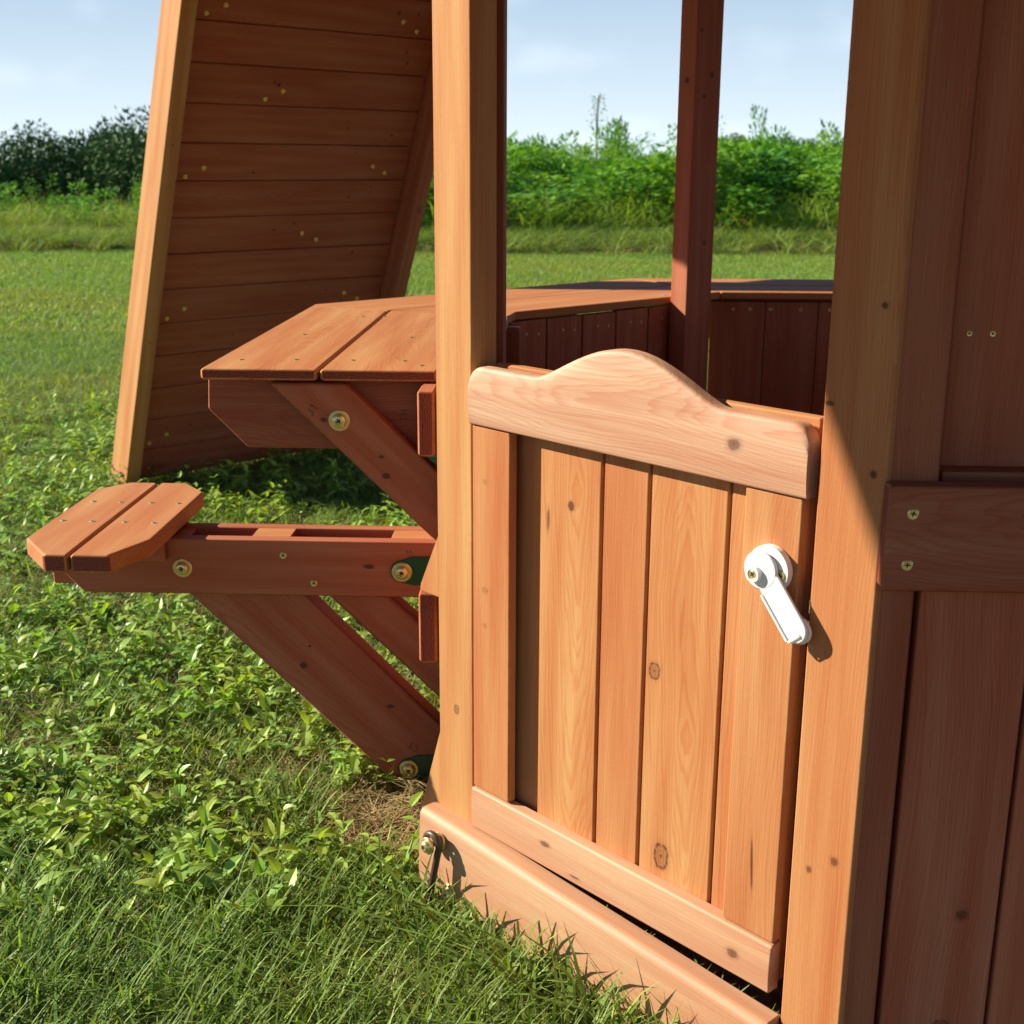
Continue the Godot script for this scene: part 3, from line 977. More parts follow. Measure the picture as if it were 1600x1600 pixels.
# ---------------------------------------------------------------- ground anchor hooked on a bolt of the sill
func tube(st: SurfaceTool, pts: Array, r: float, seg := 10) -> void:
	var rings: Array = []
	var up := Vector3(0.3, 0.2, 0.9).normalized()
	for i in pts.size():
		var d: Vector3 = (pts[mini(i + 1, pts.size() - 1)] - pts[maxi(i - 1, 0)]).normalized()
		var a := d.cross(up).normalized()
		var b := d.cross(a).normalized()
		up = -b if b.dot(up) < 0 else b
		a = d.cross(up).normalized()
		var ring: Array = []
		for k in seg:
			var t := TAU * k / seg
			ring.append([pts[i] + (a * cos(t) + up * sin(t)) * r, a * cos(t) + up * sin(t)])
		rings.append(ring)
	var Z := [Vector2.ZERO, Vector2.ZERO, Vector2.ZERO, Vector2.ZERO]
	for i in rings.size() - 1:
		for k in seg:
			var k2 := (k + 1) % seg
			var A: Array = rings[i][k]
			var B: Array = rings[i][k2]
			var C: Array = rings[i + 1][k2]
			var D: Array = rings[i + 1][k]
			quad(st, [A[0], B[0], C[0], D[0]], [A[1], B[1], C[1], D[1]], Z)

func make_anchor() -> void:
	var a := Node3D.new()
	a.name = "ground_anchor"
	add_child(a)
	tag(a, "brown hooked iron ground stake bolted to the sill beside the grass", "ground anchor")
	a.transform = side_frame(DOOR_O, Vector3(-A45, 0, A45))
	var c := Vector3(-0.030, 0.1175, 0.036)
	var pts: Array = []
	# a hook over the bolt, then the rod down into the ground
	for k in 15:
		var t := deg_to_rad(205.0 - 17.0 * k)
		pts.append(c + Vector3(cos(t) * 0.0118, sin(t) * 0.0118, 0.0))
	var last: Vector3 = pts[pts.size() - 1]
	for k in range(1, 9):
		pts.append(last.lerp(Vector3(-0.050, -0.06, 0.050), k / 8.0))
	var st := new_st()
	tube(st, pts, 0.0042)
	add_mesh(a, "hooked_rod", st.commit(), plain(lin(0.060, 0.035, 0.026), 0.45, 0.0))
	var sb := new_st()
	lathe(sb, [Vector2(0.0042, -0.012), Vector2(0.0042, 0.012)], 14)
	add_mesh(a, "bolt_shank", sb.commit(), brass, Transform3D(Basis.IDENTITY, c))
	add_mesh(a, "bolt_head", bolt_mesh, null, Transform3D(Basis.IDENTITY.scaled(Vector3.ONE * 0.80), c + Vector3(0, 0, 0.0075)))
	var sw := new_st()
	lathe(sw, [Vector2(0.0, -0.0012), Vector2(0.0105, -0.0012), Vector2(0.0108, 0.0), Vector2(0.0104, 0.0016), Vector2(0.0042, 0.0016)], 22)
	add_mesh(a, "washer", sw.commit(), brass, Transform3D(Basis.IDENTITY, Vector3(c.x, c.y, 0.0262)))

# ---------------------------------------------------------------- ground, grass, meadow, trees
func ground_texture() -> ImageTexture:
	var w := 512
	var n := noise(401, 1.0, 4)
	var d := PackedByteArray()
	d.resize(w * w * 3)
	for y in w:
		for x in w:
			var a := TAU * x / w
			var b := TAU * y / w
			var p := Vector3(cos(a), sin(a), cos(b)) * 5.0 + Vector3(0, sin(b) * 5.0, 0)
			var v := n.get_noise_3dv(p) + 0.4 * n.get_noise_2d(x * 0.9, y * 0.9)
			var t := clampf(0.5 + v * 0.9, 0, 1)
			var c := Color(0.085, 0.065, 0.034).lerp(Color(0.20, 0.16, 0.085), t).linear_to_srgb()
			var i := (y * w + x) * 3
			d[i] = int(c.r * 255)
			d[i + 1] = int(c.g * 255)
			d[i + 2] = int(c.b * 255)
	return ImageTexture.create_from_image(Image.create_from_data(w, w, false, Image.FORMAT_RGB8, d))

func make_ground() -> void:
	var pm := PlaneMesh.new()
	pm.size = Vector2(1600, 1600)
	var m := StandardMaterial3D.new()
	m.albedo_texture = ground_texture()
	m.uv1_triplanar = true
	m.uv1_world_triplanar = true
	m.uv1_scale = Vector3(1.3, 1.3, 1.3)
	m.roughness = 1.0
	m.metallic_specular = 0.1
	var g := add_mesh(self, "ground", pm, m, Transform3D(Basis.IDENTITY, Vector3(0, 0, -700)))
	tag(g, "", "", "", "structure")

func leaf_material(back: float, rough := 0.55, spec := 0.3) -> StandardMaterial3D:
	var m := StandardMaterial3D.new()
	m.vertex_color_use_as_albedo = true
	m.roughness = rough
	m.metallic_specular = spec
	m.cull_mode = BaseMaterial3D.CULL_DISABLED
	m.backlight_enabled = true
	m.backlight = Color(back, back, back * 0.5)
	return m

func face(st: SurfaceTool, a: Vector3, b: Vector3, c: Vector3, n: Vector3, col: Color) -> void:
	var order := [a, b, c] if (b - a).cross(c - a).dot(n) < 0.0 else [a, c, b]
	for p: Vector3 in order:
		st.set_color(col)
		st.set_normal(n)
		st.add_vertex(p)

func blade(st: SurfaceTool, base: Vector3, dir: Vector3, h: float, w: float, bend: float, col: Color, seg := 3) -> void:
	var side := dir.cross(Vector3.UP).normalized()
	if side.length() < 0.1:
		side = Vector3.RIGHT
	var tw := rng.randf_range(-0.8, 0.8)
	side = side.rotated(Vector3.UP, tw)
	var pts: Array = []
	for k in seg + 1:
		var t := float(k) / seg
		pts.append(base + dir * bend * h * t * t + Vector3.UP * h * (t - 0.35 * bend * t * t * t) + dir * 0.12 * h * t)
	for k in seg:
		var w0 := w * (1.0 - pow(float(k) / seg, 2.0)) * 0.5
		var w1 := w * (1.0 - pow(float(k + 1) / seg, 2.0)) * 0.5
		var p0: Vector3 = pts[k]
		var p1: Vector3 = pts[k + 1]
		var nn := (p1 - p0).cross(side).normalized()
		if nn.y < 0:
			nn = -nn
		st.set_color(col)
		st.set_normal(nn)
		var V := [p0 - side * w0, p0 + side * w0, p1 + side * w1, p1 - side * w1]
		face(st, V[0], V[1], V[2], nn, col)
		if k < seg - 1:
			face(st, V[0], V[2], V[3], nn, col)

func grass_color(straw: float) -> Color:
	if rng.randf() < straw:
		return Color(0.55, 0.44, 0.24).lerp(Color(0.32, 0.22, 0.11), rng.randf())
	var g := Color(0.19, 0.32, 0.085).lerp(Color(0.42, 0.52, 0.13), rng.randf())
	return g * rng.randf_range(0.60, 1.10)

func tuft(count: int, radius: float, h0: float, h1: float, w0: float, w1: float, straw: float, bias: Vector3, seg := 3) -> ArrayMesh:
	var st := new_st()
	for k in count:
		var a := rng.randf() * TAU
		var b := Vector3(cos(a), 0, sin(a)) * radius * sqrt(rng.randf())
		var d := (Vector3(cos(a * 3.7 + 1), 0, sin(a * 3.7 + 1)) + bias).normalized()
		var c := grass_color(straw)
		var h := rng.randf_range(h0, h1)
		var bend := rng.randf_range(0.2, 1.4)
		if c.r > c.g:
			bend = rng.randf_range(1.0, 2.4)
			h *= 0.7
		blade(st, b, d, h, rng.randf_range(w0, w1), bend, Color(c.r, c.g, c.b, 1), seg)
	return st.commit()

func leaf(st: SurfaceTool, base: Vector3, dir: Vector3, up: Vector3, l: float, w: float, col: Color, droop := 0.3, round_leaf := false) -> void:
	# ovate toothed leaf, folded along its midrib
	var side := dir.cross(up).normalized()
	var n := side.cross(dir).normalized()
	var prof := [[0.0, 0.05], [0.18, 0.62], [0.30, 0.80], [0.36, 0.98], [0.50, 0.86], [0.58, 0.96], [0.72, 0.60], [0.80, 0.58], [1.0, 0.0]]
	if round_leaf:
		prof = [[0.0, 0.1], [0.3, 0.8], [0.7, 0.9], [1.0, 0.15]]
	for s in [-1.0, 1.0]:
		for i in prof.size() - 1:
			var t0: float = prof[i][0]
			var t1: float = prof[i + 1][0]
			var a0 := base + dir * l * t0 - n * droop * l * t0 * t0
			var a1 := base + dir * l * t1 - n * droop * l * t1 * t1
			var b0: Vector3 = a0 + (side * s + n * 0.35) * w * 0.5 * prof[i][1]
			var b1: Vector3 = a1 + (side * s + n * 0.35) * w * 0.5 * prof[i + 1][1]
			var nn := (a1 - a0).cross(b0 - a0)
			if nn.length() < 1e-12:
				nn = n
			nn = nn.normalized()
			if nn.dot(n) < 0:
				nn = -nn
			for q in [[a0, b0, b1], [a0, b1, a1]]:
				face(st, q[0], q[1], q[2], nn, col)

func sprig(n_pairs: int, h: float, l: float) -> ArrayMesh:
	var st := new_st()
	var lean := Vector3(rng.randf_range(-1, 1), 0, rng.randf_range(-1, 1)) * 0.5
	var stem: Array = []
	for k in 5:
		var t := k / 4.0
		stem.append(Vector3(lean.x * h * t, h * t, lean.z * h * t))
	var c0 := Color(0.22, 0.40, 0.08).lerp(Color(0.40, 0.54, 0.11), rng.randf())
	blade(st, Vector3.ZERO, (lean + Vector3(0.01, 0, 0)).normalized(), h, 0.003, lean.length(), Color(0.13, 0.16, 0.05), 3)
	for k in n_pairs:
		var t := 0.25 + 0.75 * (k + 1.0) / n_pairs
		var p: Vector3 = Vector3(lean.x * h * t, h * t * 0.96, lean.z * h * t)
		var a := k * PI / 2 + rng.randf_range(-0.4, 0.4)
		for s in 2:
			var aa := a + s * PI
			var el := rng.randf_range(-0.2, 0.8) + (0.4 if k == n_pairs - 1 else 0.0)
			var d := Vector3(cos(aa) * cos(el), sin(el), sin(aa) * cos(el))
			var c := c0 * rng.randf_range(0.75, 1.25)
			var ll := l * rng.randf_range(0.7, 1.15) * (0.7 if k == n_pairs - 1 else 1.0)
			leaf(st, p, d, Vector3.UP, ll, ll * rng.randf_range(0.48, 0.62), Color(c.r, c.g, c.b, 1), rng.randf_range(0.1, 0.6))
	return st.commit()

# low plant of three-parted round leaflets on thin stalks
func clover(stalks: int, h: float, l: float) -> ArrayMesh:
	var st := new_st()
	var c0 := Color(0.21, 0.38, 0.09).lerp(Color(0.36, 0.50, 0.12), rng.randf())
	for k in stalks:
		var a := rng.randf() * TAU
		var d := Vector3(cos(a), 0, sin(a))
		var hh := h * rng.randf_range(0.6, 1.2)
		blade(st, Vector3.ZERO, d, hh, 0.0014, 0.7, Color(0.18, 0.24, 0.07), 2)
		var p := d * hh * 0.82 + Vector3.UP * hh * 0.75
		var c := c0 * rng.randf_range(0.8, 1.2)
		for q in 3:
			var b := a + q * TAU / 3.0
			leaf(st, p, Vector3(cos(b), rng.randf_range(-0.1, 0.35), sin(b)).normalized(), Vector3.UP, l * rng.randf_range(0.8, 1.2), l * 0.95, Color(c.r, c.g, c.b, 1), 0.2, true)
	return st.commit()

func scatter(parent: Node, called: String, mesh: ArrayMesh, mat: Material, xf: Array, cols: Array) -> MultiMeshInstance3D:
	var mm := MultiMesh.new()
	mm.transform_format = MultiMesh.TRANSFORM_3D
	mm.use_colors = true
	mm.mesh = mesh
	mm.instance_count = xf.size()
	for i in xf.size():
		mm.set_instance_transform(i, xf[i])
		mm.set_instance_color(i, cols[i])
	var o := MultiMeshInstance3D.new()
	o.name = called
	o.multimesh = mm
	o.material_override = mat
	parent.add_child(o, true)
	return o

# the same plant in a few tones, and many plants joined into one mesh
func toned(mesh: ArrayMesh, tone: Color) -> ArrayMesh:
	var a := mesh.surface_get_arrays(0)
	var c: PackedColorArray = a[Mesh.ARRAY_COLOR]
	for i in c.size():
		c[i] = Color(c[i].r * tone.r, c[i].g * tone.g, c[i].b * tone.b, 1)
	a[Mesh.ARRAY_COLOR] = c
	var m := ArrayMesh.new()
	m.add_surface_from_arrays(Mesh.PRIMITIVE_TRIANGLES, a)
	return m

func joined(parent: Node, called: String, meshes: Array, xf: Array, mat: Material) -> void:
	var P := PackedVector3Array()
	var N := PackedVector3Array()
	var C := PackedColorArray()
	var cache := {}
	for i in xf.size():
		var m: ArrayMesh = meshes[i]
		if not cache.has(m):
			cache[m] = m.surface_get_arrays(0)
		var a: Array = cache[m]
		var t: Transform3D = xf[i]
		P.append_array(t * (a[Mesh.ARRAY_VERTEX] as PackedVector3Array))
		var r := Transform3D(t.basis.orthonormalized(), Vector3.ZERO)
		N.append_array(r * (a[Mesh.ARRAY_NORMAL] as PackedVector3Array))
		C.append_array(a[Mesh.ARRAY_COLOR])
	var arr: Array = []
	arr.resize(Mesh.ARRAY_MAX)
	arr[Mesh.ARRAY_VERTEX] = P
	arr[Mesh.ARRAY_NORMAL] = N
	arr[Mesh.ARRAY_COLOR] = C
	var mesh := ArrayMesh.new()
	mesh.add_surface_from_arrays(Mesh.PRIMITIVE_TRIANGLES, arr)
	tag(add_mesh(parent, called, mesh, mat), "", "", "", "stuff")

# inside the frame's view of the ground, and outside the playhouse
func free_spot(x: float, z: float) -> bool:
	var d := Vector2(x - 0.59, z + 1.68)
	var inside := absf(d.x) < 0.735 and absf(d.y) < 0.735 and absf(d.x + d.y) < 1.04 and absf(d.x - d.y) < 1.04
	if inside:
		return false
	# keep off the sill board
	var q := Vector2(x, z) - Vector2(DOOR_O.x, DOOR_O.z)
	var al := (q.x + q.y) * A45
	var nn := (-q.x + q.y) * A45
	if al > -0.09 and al < 0.5 and nn > -0.03 and nn < 0.027:
		return false
	return true

# tone of a patch of lawn, lush to yellowish, the same range at every distance
func lawn_tone(f: float) -> Color:
	return Color(0.84, 1.0, 0.85).lerp(Color(1.05, 0.98, 0.80), f) * rng.randf_range(0.88, 1.0)

func make_grass() -> void:
	var mat := leaf_material(0.9, 0.5, 0.35)
	var patch := noise(77, 0.9, 3)
	var fine := noise(78, 3.2, 2)
	var lawn := Node3D.new()
	lawn.name = "grass"
	add_child(lawn)
	tag(lawn, "green and straw coloured lawn grass round the playhouse", "grass", "", "stuff")
	var bias := Vector3(0.55, 0, -0.25)
	# long narrow blades close by
	var near_kinds: Array = []
	for k in 5:
		near_kinds.append(tuft(12, 0.034, 0.035, 0.112, 0.0018, 0.0046 if k < 3 else 0.0066, 0.06, bias, 4))
	var straw_kinds: Array = []
	for k in 3:
		straw_kinds.append(tuft(9, 0.040, 0.045, 0.105, 0.0013, 0.0030, 1.0, bias * 0.5, 3))
	var mid_kinds: Array = []
	for k in 4:
		mid_kinds.append(tuft(16, 0.034, 0.025, 0.060, 0.0022, 0.0042, 0.20, bias * 0.4))
	var far_kinds: Array = []
	for k in 3:
		far_kinds.append(tuft(22, 0.080, 0.03, 0.065, 0.005, 0.009, 0.16, Vector3.ZERO, 2))
	var lists := {}
	var add := func(kind: String, idx: int, t: Transform3D, c: Color) -> void:
		var key := kind + str(idx)
		if not lists.has(key):
			lists[key] = [[], [], kind, idx]
		lists[key][0].append(t)
		lists[key][1].append(c)
	# near: 0.9 to 2.6 m
	for i in 10500:
		var z := -rng.randf_range(0.80, 2.7)
		var x := rng.randf_range(0.52 * z - 0.12, minf(0.45, 0.2))
		if not free_spot(x, z):
			continue
		var p := patch.get_noise_2d(x, z)
		var weedy := smoothstep(-1.22, -1.42, z)
		if rng.randf() < weedy * 0.08:
			continue
		var sc := rng.randf_range(0.65, 1.15) * lerpf(1.0, 0.76, weedy)
		var q := (Vector2(x, z) - Vector2(DOOR_O.x, DOOR_O.z))
		var nn := (-q.x + q.y) * A45
		if nn > 0.0 and nn < 0.10:
			sc *= 1.18
		if Vector2(x + 0.20, z + 1.50).length() < 0.12:
			sc *= 0.35
		var t := Transform3D(Basis(Vector3.UP, rng.randf_range(-0.9, 0.9)).scaled(Vector3(sc, sc * rng.randf_range(0.8, 1.1), sc)), Vector3(x, -0.004, z))
		var f := clampf(0.5 + p * 0.8, 0, 1)
		var c := lawn_tone(f)
		add.call("n", rng.randi() % 5, t, Color(c.r, c.g, c.b, 1))
		if rng.randf() < 0.62 + 0.6 * fine.get_noise_2d(x, z):
			var b := rng.randf_range(0.75, 1.1)
			add.call("s", rng.randi() % 3, Transform3D(Basis(Vector3.UP, rng.randf() * TAU).scaled(Vector3(1.25, rng.randf_range(0.6, 1.3), 1.25)), Vector3(x + rng.randf_range(-0.02, 0.02), 0, z)), Color(b, b * 0.96, b * 0.9, 1))
	# middle: 2.6 to 6 m
	for i in 24000:
		var z := -lerpf(2.3, 6.6, pow(rng.randf(), 0.75))
		var x := rng.randf_range(0.53 * z - 0.2, -0.30 * z + 0.2)
		if not free_spot(x, z) or (x > 0.0 and z > -3.2):
			continue
		var p := clampf(0.5 + patch.get_noise_2d(x * 0.7, z * 0.7) * 0.9 + 0.4 * fine.get_noise_2d(x, z), 0, 1)
		var sc := rng.randf_range(0.7, 1.2)
		var t := Transform3D(Basis(Vector3.UP, rng.randf() * TAU).scaled(Vector3(sc, sc, sc)), Vector3(x, -0.004, z))
		var c := lawn_tone(p)
		add.call("m", rng.randi() % 4, t, Color(c.r, c.g, c.b, 1))
	# far lawn up to the meadow
	for i in 34000:
		var z := -lerpf(6.0, 15.2, pow(rng.randf(), 0.7))
		var x := rng.randf_range(0.54 * z - 0.3, -0.46 * z + 0.3)
		var p := clampf(0.5 + patch.get_noise_2d(x * 0.35, z * 0.9) * 1.0 + 0.35 * fine.get_noise_2d(x * 0.6, z * 0.6), 0, 1)
		var sc := rng.randf_range(0.7, 1.15)
		var t := Transform3D(Basis(Vector3.UP, rng.randf() * TAU).scaled(Vector3(sc, sc * 0.9, sc)), Vector3(x, -0.004, z))
		var c := lawn_tone(p)
		add.call("f", rng.randi() % 3, t, Color(c.r, c.g, c.b, 1))
	for key in ["n", "s"]:
		var ms: Array = []
		var xs: Array = []
		var variants: Array = []
		for m in (near_kinds if key == "n" else straw_kinds):
			for q in 4:
				variants.append(toned(m, lawn_tone(q / 3.0) if key == "n" else Color.WHITE * (0.8 + 0.09 * q)))
		for k in lists.keys():
			if lists[k][2] == key:
				for i in lists[k][0].size():
					ms.append(variants[lists[k][3] * 4 + clampi(int((lists[k][1][i].r - 0.74) / 0.31 * 4.0), 0, 3)])
					xs.append(lists[k][0][i])
				lists.erase(k)
		joined(lawn, "blades", ms, xs, mat)
	var kinds := {"s": straw_kinds, "n": near_kinds, "m": mid_kinds, "f": far_kinds}
	for key in lists:
		var L: Array = lists[key]
		var o := scatter(lawn, "blades", kinds[L[2]][L[3]], mat, L[0], L[1])
		tag(o, "", "", "", "stuff")
	# dead straw lying in the sward
	var straw := Node3D.new()
	straw.name = "straw"
	add_child(straw)
	tag(straw, "dry tan straw lying flat between the lawn grass", "straw", "", "stuff")
	var st := new_st()
	for k in 14:
		var a := rng.randf() * TAU
		var c := Color(0.55, 0.43, 0.25).lerp(Color(0.30, 0.20, 0.10), rng.randf())
		blade(st, Vector3(rng.randf_range(-0.03, 0.03), rng.randf_range(0.002, 0.016), rng.randf_range(-0.03, 0.03)), Vector3(cos(a), 0, sin(a)), 0.012, rng.randf_range(0.0012, 0.0026), rng.randf_range(2.5, 5.5), c, 3)
	var sm := st.commit()
	var sx: Array = []
	var sc2: Array = []
	for i in 3200:
		var z := -rng.randf_range(0.8, 3.0)
		var x := rng.randf_range(0.52 * z - 0.1, 0.15)
		if not free_spot(x, z):
			continue
		var near_wall := smoothstep(0.45, 0.1, absf(x + 0.16))
		if rng.randf() > 0.55 + 0.5 * near_wall + 0.5 * fine.get_noise_2d(x, z):
			continue
		sx.append(Transform3D(Basis(Vector3.UP, rng.randf() * TAU), Vector3(x, 0, z)))
		var b := rng.randf_range(0.7, 1.1)
		sc2.append(Color(b, b, b, 1))
	var sms: Array = []
	for i in sx.size():
		sms.append(sm)
	joined(straw, "stalks", sms, sx, leaf_material(0.3, 0.7, 0.2))
	# broad-leaved weeds
	var weeds := Node3D.new()
	weeds.name = "weeds"
	add_child(weeds)
	tag(weeds, "low broad-leaved weeds with toothed bright green leaves", "weeds", "", "stuff")
	var kinds2: Array = []
	for k in 7:
		kinds2.append(sprig(2 + k % 3, rng.randf_range(0.035, 0.075), rng.randf_range(0.020, 0.030)))
	for k in 4:
		kinds2.append(clover(5 + k, rng.randf_range(0.02, 0.05), rng.randf_range(0.009, 0.014)))
	var wl := {}
	for i in 11500:
		var z := -rng.randf_range(1.15, 4.6)
		var x := rng.randf_range(0.53 * z - 0.1, 0.0)
		if not free_spot(x, z) or x > -0.10 or Vector2(x + 0.20, z + 1.50).length() < 0.11:
			continue
		var dens := 0.30
		if z > -2.3:
			dens = smoothstep(-1.20, -1.40, z) * (0.60 if x > -1.05 else 0.42)
		dens *= clampf(0.75 + 1.3 * patch.get_noise_2d(x * 2.0 + 9.0, z * 2.0), 0.1, 1.2)
		if rng.randf() > dens:
			continue
		var k := rng.randi() % 11
		if not wl.has(k):
			wl[k] = [[], []]
		var s := rng.randf_range(0.55, 1.35)
		wl[k][0].append(Transform3D(Basis(Vector3.UP, rng.randf() * TAU).rotated(Vector3.RIGHT, rng.randf_range(-0.3, 0.3)).scaled(Vector3.ONE * s), Vector3(x, rng.randf_range(0.0, 0.012), z)))
		var f := rng.randf()
		var c := Color(0.85, 1.0, 0.9).lerp(Color(1.05, 1.0, 0.75), f) * rng.randf_range(0.80, 1.0)
		wl[k][1].append(Color(c.r, c.g, c.b, 1))
	var wm := leaf_material(0.9, 0.42, 0.45)
	var wms: Array = []
	var wxs: Array = []
	for k in wl:
		var vs: Array = []
		for q in 4:
			vs.append(toned(kinds2[k], Color(0.85, 1.0, 0.9).lerp(Color(1.05, 1.0, 0.75), q / 3.0) * rng.randf_range(0.80, 1.0)))
		for t in wl[k][0]:
			wms.append(vs[rng.randi() % 4])
			wxs.append(t)
	joined(weeds, "sprigs", wms, wxs, wm)

func stalk_plant(h: float, leaves: int, l: float, spread: float, c0: Color, c1: Color) -> ArrayMesh:
	var st := new_st()
	for k in leaves:
		var t := pow(rng.randf(), 0.7)
		var a := rng.randf() * TAU
		var r := spread * (1.0 - 0.55 * t) * sqrt(rng.randf())
		var p := Vector3(cos(a) * r, h * t, sin(a) * r)
		var el := rng.randf_range(-0.5, 0.7)
		var b := a + rng.randf_range(-0.8, 0.8)
		var d := Vector3(cos(b) * cos(el), sin(el), sin(b) * cos(el))
		var side := d.cross(Vector3.UP).normalized().rotated(d, rng.randf_range(-0.7, 0.7))
		var ll := l * rng.randf_range(0.6, 1.3)
		var w := ll * rng.randf_range(0.35, 0.55)
		var c := c0.lerp(c1, rng.randf())
		var n := side.cross(d).normalized()
		if n.y < 0:
			n = -n
		var V := [p, p + d * ll * 0.5 + side * w * 0.5, p + d * ll, p + d * ll * 0.5 - side * w * 0.5]
		face(st, V[0], V[1], V[2], n, c)
		face(st, V[0], V[2], V[3], n, c)
	for k in 3:
		blade(st, Vector3(rng.randf_range(-0.05, 0.05), 0, rng.randf_range(-0.05, 0.05)), Vector3(rng.randf_range(-1, 1), 0, rng.randf_range(-1, 1)).normalized(), h * 0.95, 0.012, 0.1, Color(0.09, 0.10, 0.04), 3)
	return st.commit()

func make_meadow() -> void:
	var meadow := Node3D.new()
	meadow.name = "meadow"
	add_child(meadow)
	tag(meadow, "tall overgrown green meadow plants beyond the mown lawn", "meadow", "", "stuff")
	var mat := leaf_material(0.8, 0.6, 0.2)
	var n := noise(505, 0.16, 3)
	var leafy: Array = []
	for k in 5:
		leafy.append(stalk_plant(1.0, 210, 0.060 + 0.018 * k, 0.26 + 0.05 * k, Color(0.09, 0.25, 0.045), Color(0.20, 0.42, 0.07)))
	var grassy: Array = []
	for k in 3:
		grassy.append(tuft(46, 0.22, 0.35, 0.95, 0.010, 0.018, 0.10, Vector3.ZERO, 3))
	var dry: Array = []
	for k in 3:
		dry.append(tuft(40, 0.20, 0.45, 0.95, 0.008, 0.014, 0.62, Vector3.ZERO, 3))
	var lists := {}
	var add := func(mesh: ArrayMesh, t: Transform3D, c: Color) -> void:
		if not lists.has(mesh):
			lists[mesh] = [[], []]
		lists[mesh][0].append(t)
		lists[mesh][1].append(Color(c.r, c.g, c.b, 1))
	for i in 5200:
		var z := -lerpf(14.6, 30.0, pow(rng.randf(), 1.3))
		var x := rng.randf_range(0.56 * z - 1.0, -0.50 * z + 1.0)
		var left := x < -0.115 * -z - 0.6       # the part seen to the left of the climbing wall
		var edge := 14.3 + n.get_noise_1d(x * 3.0) * 0.7
		if -z < edge:
			continue
		var hn := 1.0 + 0.75 * n.get_noise_2d(x * 1.6, z * 0.6)
		var hump := exp(-pow((x - 0.062 * -z) / (0.05 * -z), 2.0))
		if left:
			if -z > 19.5:
				continue
			var dryish := rng.randf() < 0.90
			var h := rng.randf_range(0.40, 0.66)
			if dryish:
				add.call(dry[rng.randi() % 3], Transform3D(Basis(Vector3.UP, rng.randf() * TAU).scaled(Vector3(1, h, 1)), Vector3(x, 0, z)), Color(1.1, 1.05, 0.8))
			else:
				add.call(leafy[rng.randi() % 5], Transform3D(Basis(Vector3.UP, rng.randf() * TAU).scaled(Vector3(0.5, h * 1.15, 0.5)), Vector3(x, 0, z)), Color(1.0, 0.95, 0.9))
			continue
		var front := smoothstep(edge + 2.2, edge, -z)
		if rng.randf() < front * 0.78 + (0.25 if x > 0.16 * -z and -z < 18.0 else 0.0):
			var h := rng.randf_range(0.55, 1.0)
			add.call(grassy[rng.randi() % 3], Transform3D(Basis(Vector3.UP, rng.randf() * TAU).scaled(Vector3(1, h, 1)), Vector3(x, 0, z)), Color(1.15, 1.2, 0.95))
		else:
			var h := rng.randf_range(0.64, 0.92) * hn * (1.0 + 0.30 * hump) * lerpf(1.0, 0.72, front) * (1.0 + 0.010 * (-z - 15.0))
			var c := Color(0.70, 0.82, 0.72).lerp(Color(1.45, 1.18, 0.85), clampf(0.5 + 1.5 * n.get_noise_2d(x * 4.0, z * 2.0) + rng.randf_range(-0.4, 0.4), 0, 1))
			if rng.randf() < 0.05:
				h *= rng.randf_range(1.12, 1.38)
			add.call(leafy[rng.randi() % 5], Transform3D(Basis(Vector3.UP, rng.randf() * TAU).scaled(Vector3(1 if h < 1.15 else 0.6, h, 1 if h < 1.15 else 0.6)), Vector3(x, 0, z)), c)
			if rng.randf() < 0.16:
				add.call(dry[rng.randi() % 3], Transform3D(Basis(Vector3.UP, rng.randf() * TAU).scaled(Vector3(0.7, h * 1.25, 0.7)), Vector3(x + 0.2, 0, z)), Color(1.0, 1.0, 0.75))
	for i in 1500:
		var x := rng.randf_range(-8.5, 7.8)
		var z := -(14.3 + n.get_noise_1d(x * 3.0) * 0.7 - absf(rng.randfn()) * 0.55)
		var h := rng.randf_range(0.12, 0.42)
		add.call(grassy[rng.randi() % 3] if rng.randf() < 0.8 else dry[rng.randi() % 3], Transform3D(Basis(Vector3.UP, rng.randf() * TAU).scaled(Vector3(0.7, h, 0.7)), Vector3(x, 0, z)), Color(1.0, 1.0, 0.9))
	for mesh in lists:
		tag(scatter(meadow, "plants", mesh, mat, lists[mesh][0], lists[mesh][1]), "", "", "", "stuff")
	# one tall weed that stands out of the meadow
	var w := Node3D.new()
	w.name = "tall_weed"
	add_child(w)
	w.position = Vector3(0.42, 0, -16.5)
	tag(w, "tall thin weed with a tufted top rising out of the meadow", "weed")
	var st := new_st()
	tube(st, [Vector3(0, 0, 0), Vector3(0.02, 0.8, 0), Vector3(0.0, 1.4, 0), Vector3(0.03, 1.72, 0)], 0.010, 6)
	add_mesh(w, "stem", st.commit(), plain(lin(0.10, 0.13, 0.05), 0.8))
	var hd := add_mesh(w, "leaves", stalk_plant(0.46, 150, 0.042, 0.15, Color(0.16, 0.25, 0.08), Color(0.27, 0.35, 0.13)), mat, Transform3D(Basis.IDENTITY, Vector3(0.01, 1.28, 0)))
	hd.scale = Vector3(1, 1.0, 1)

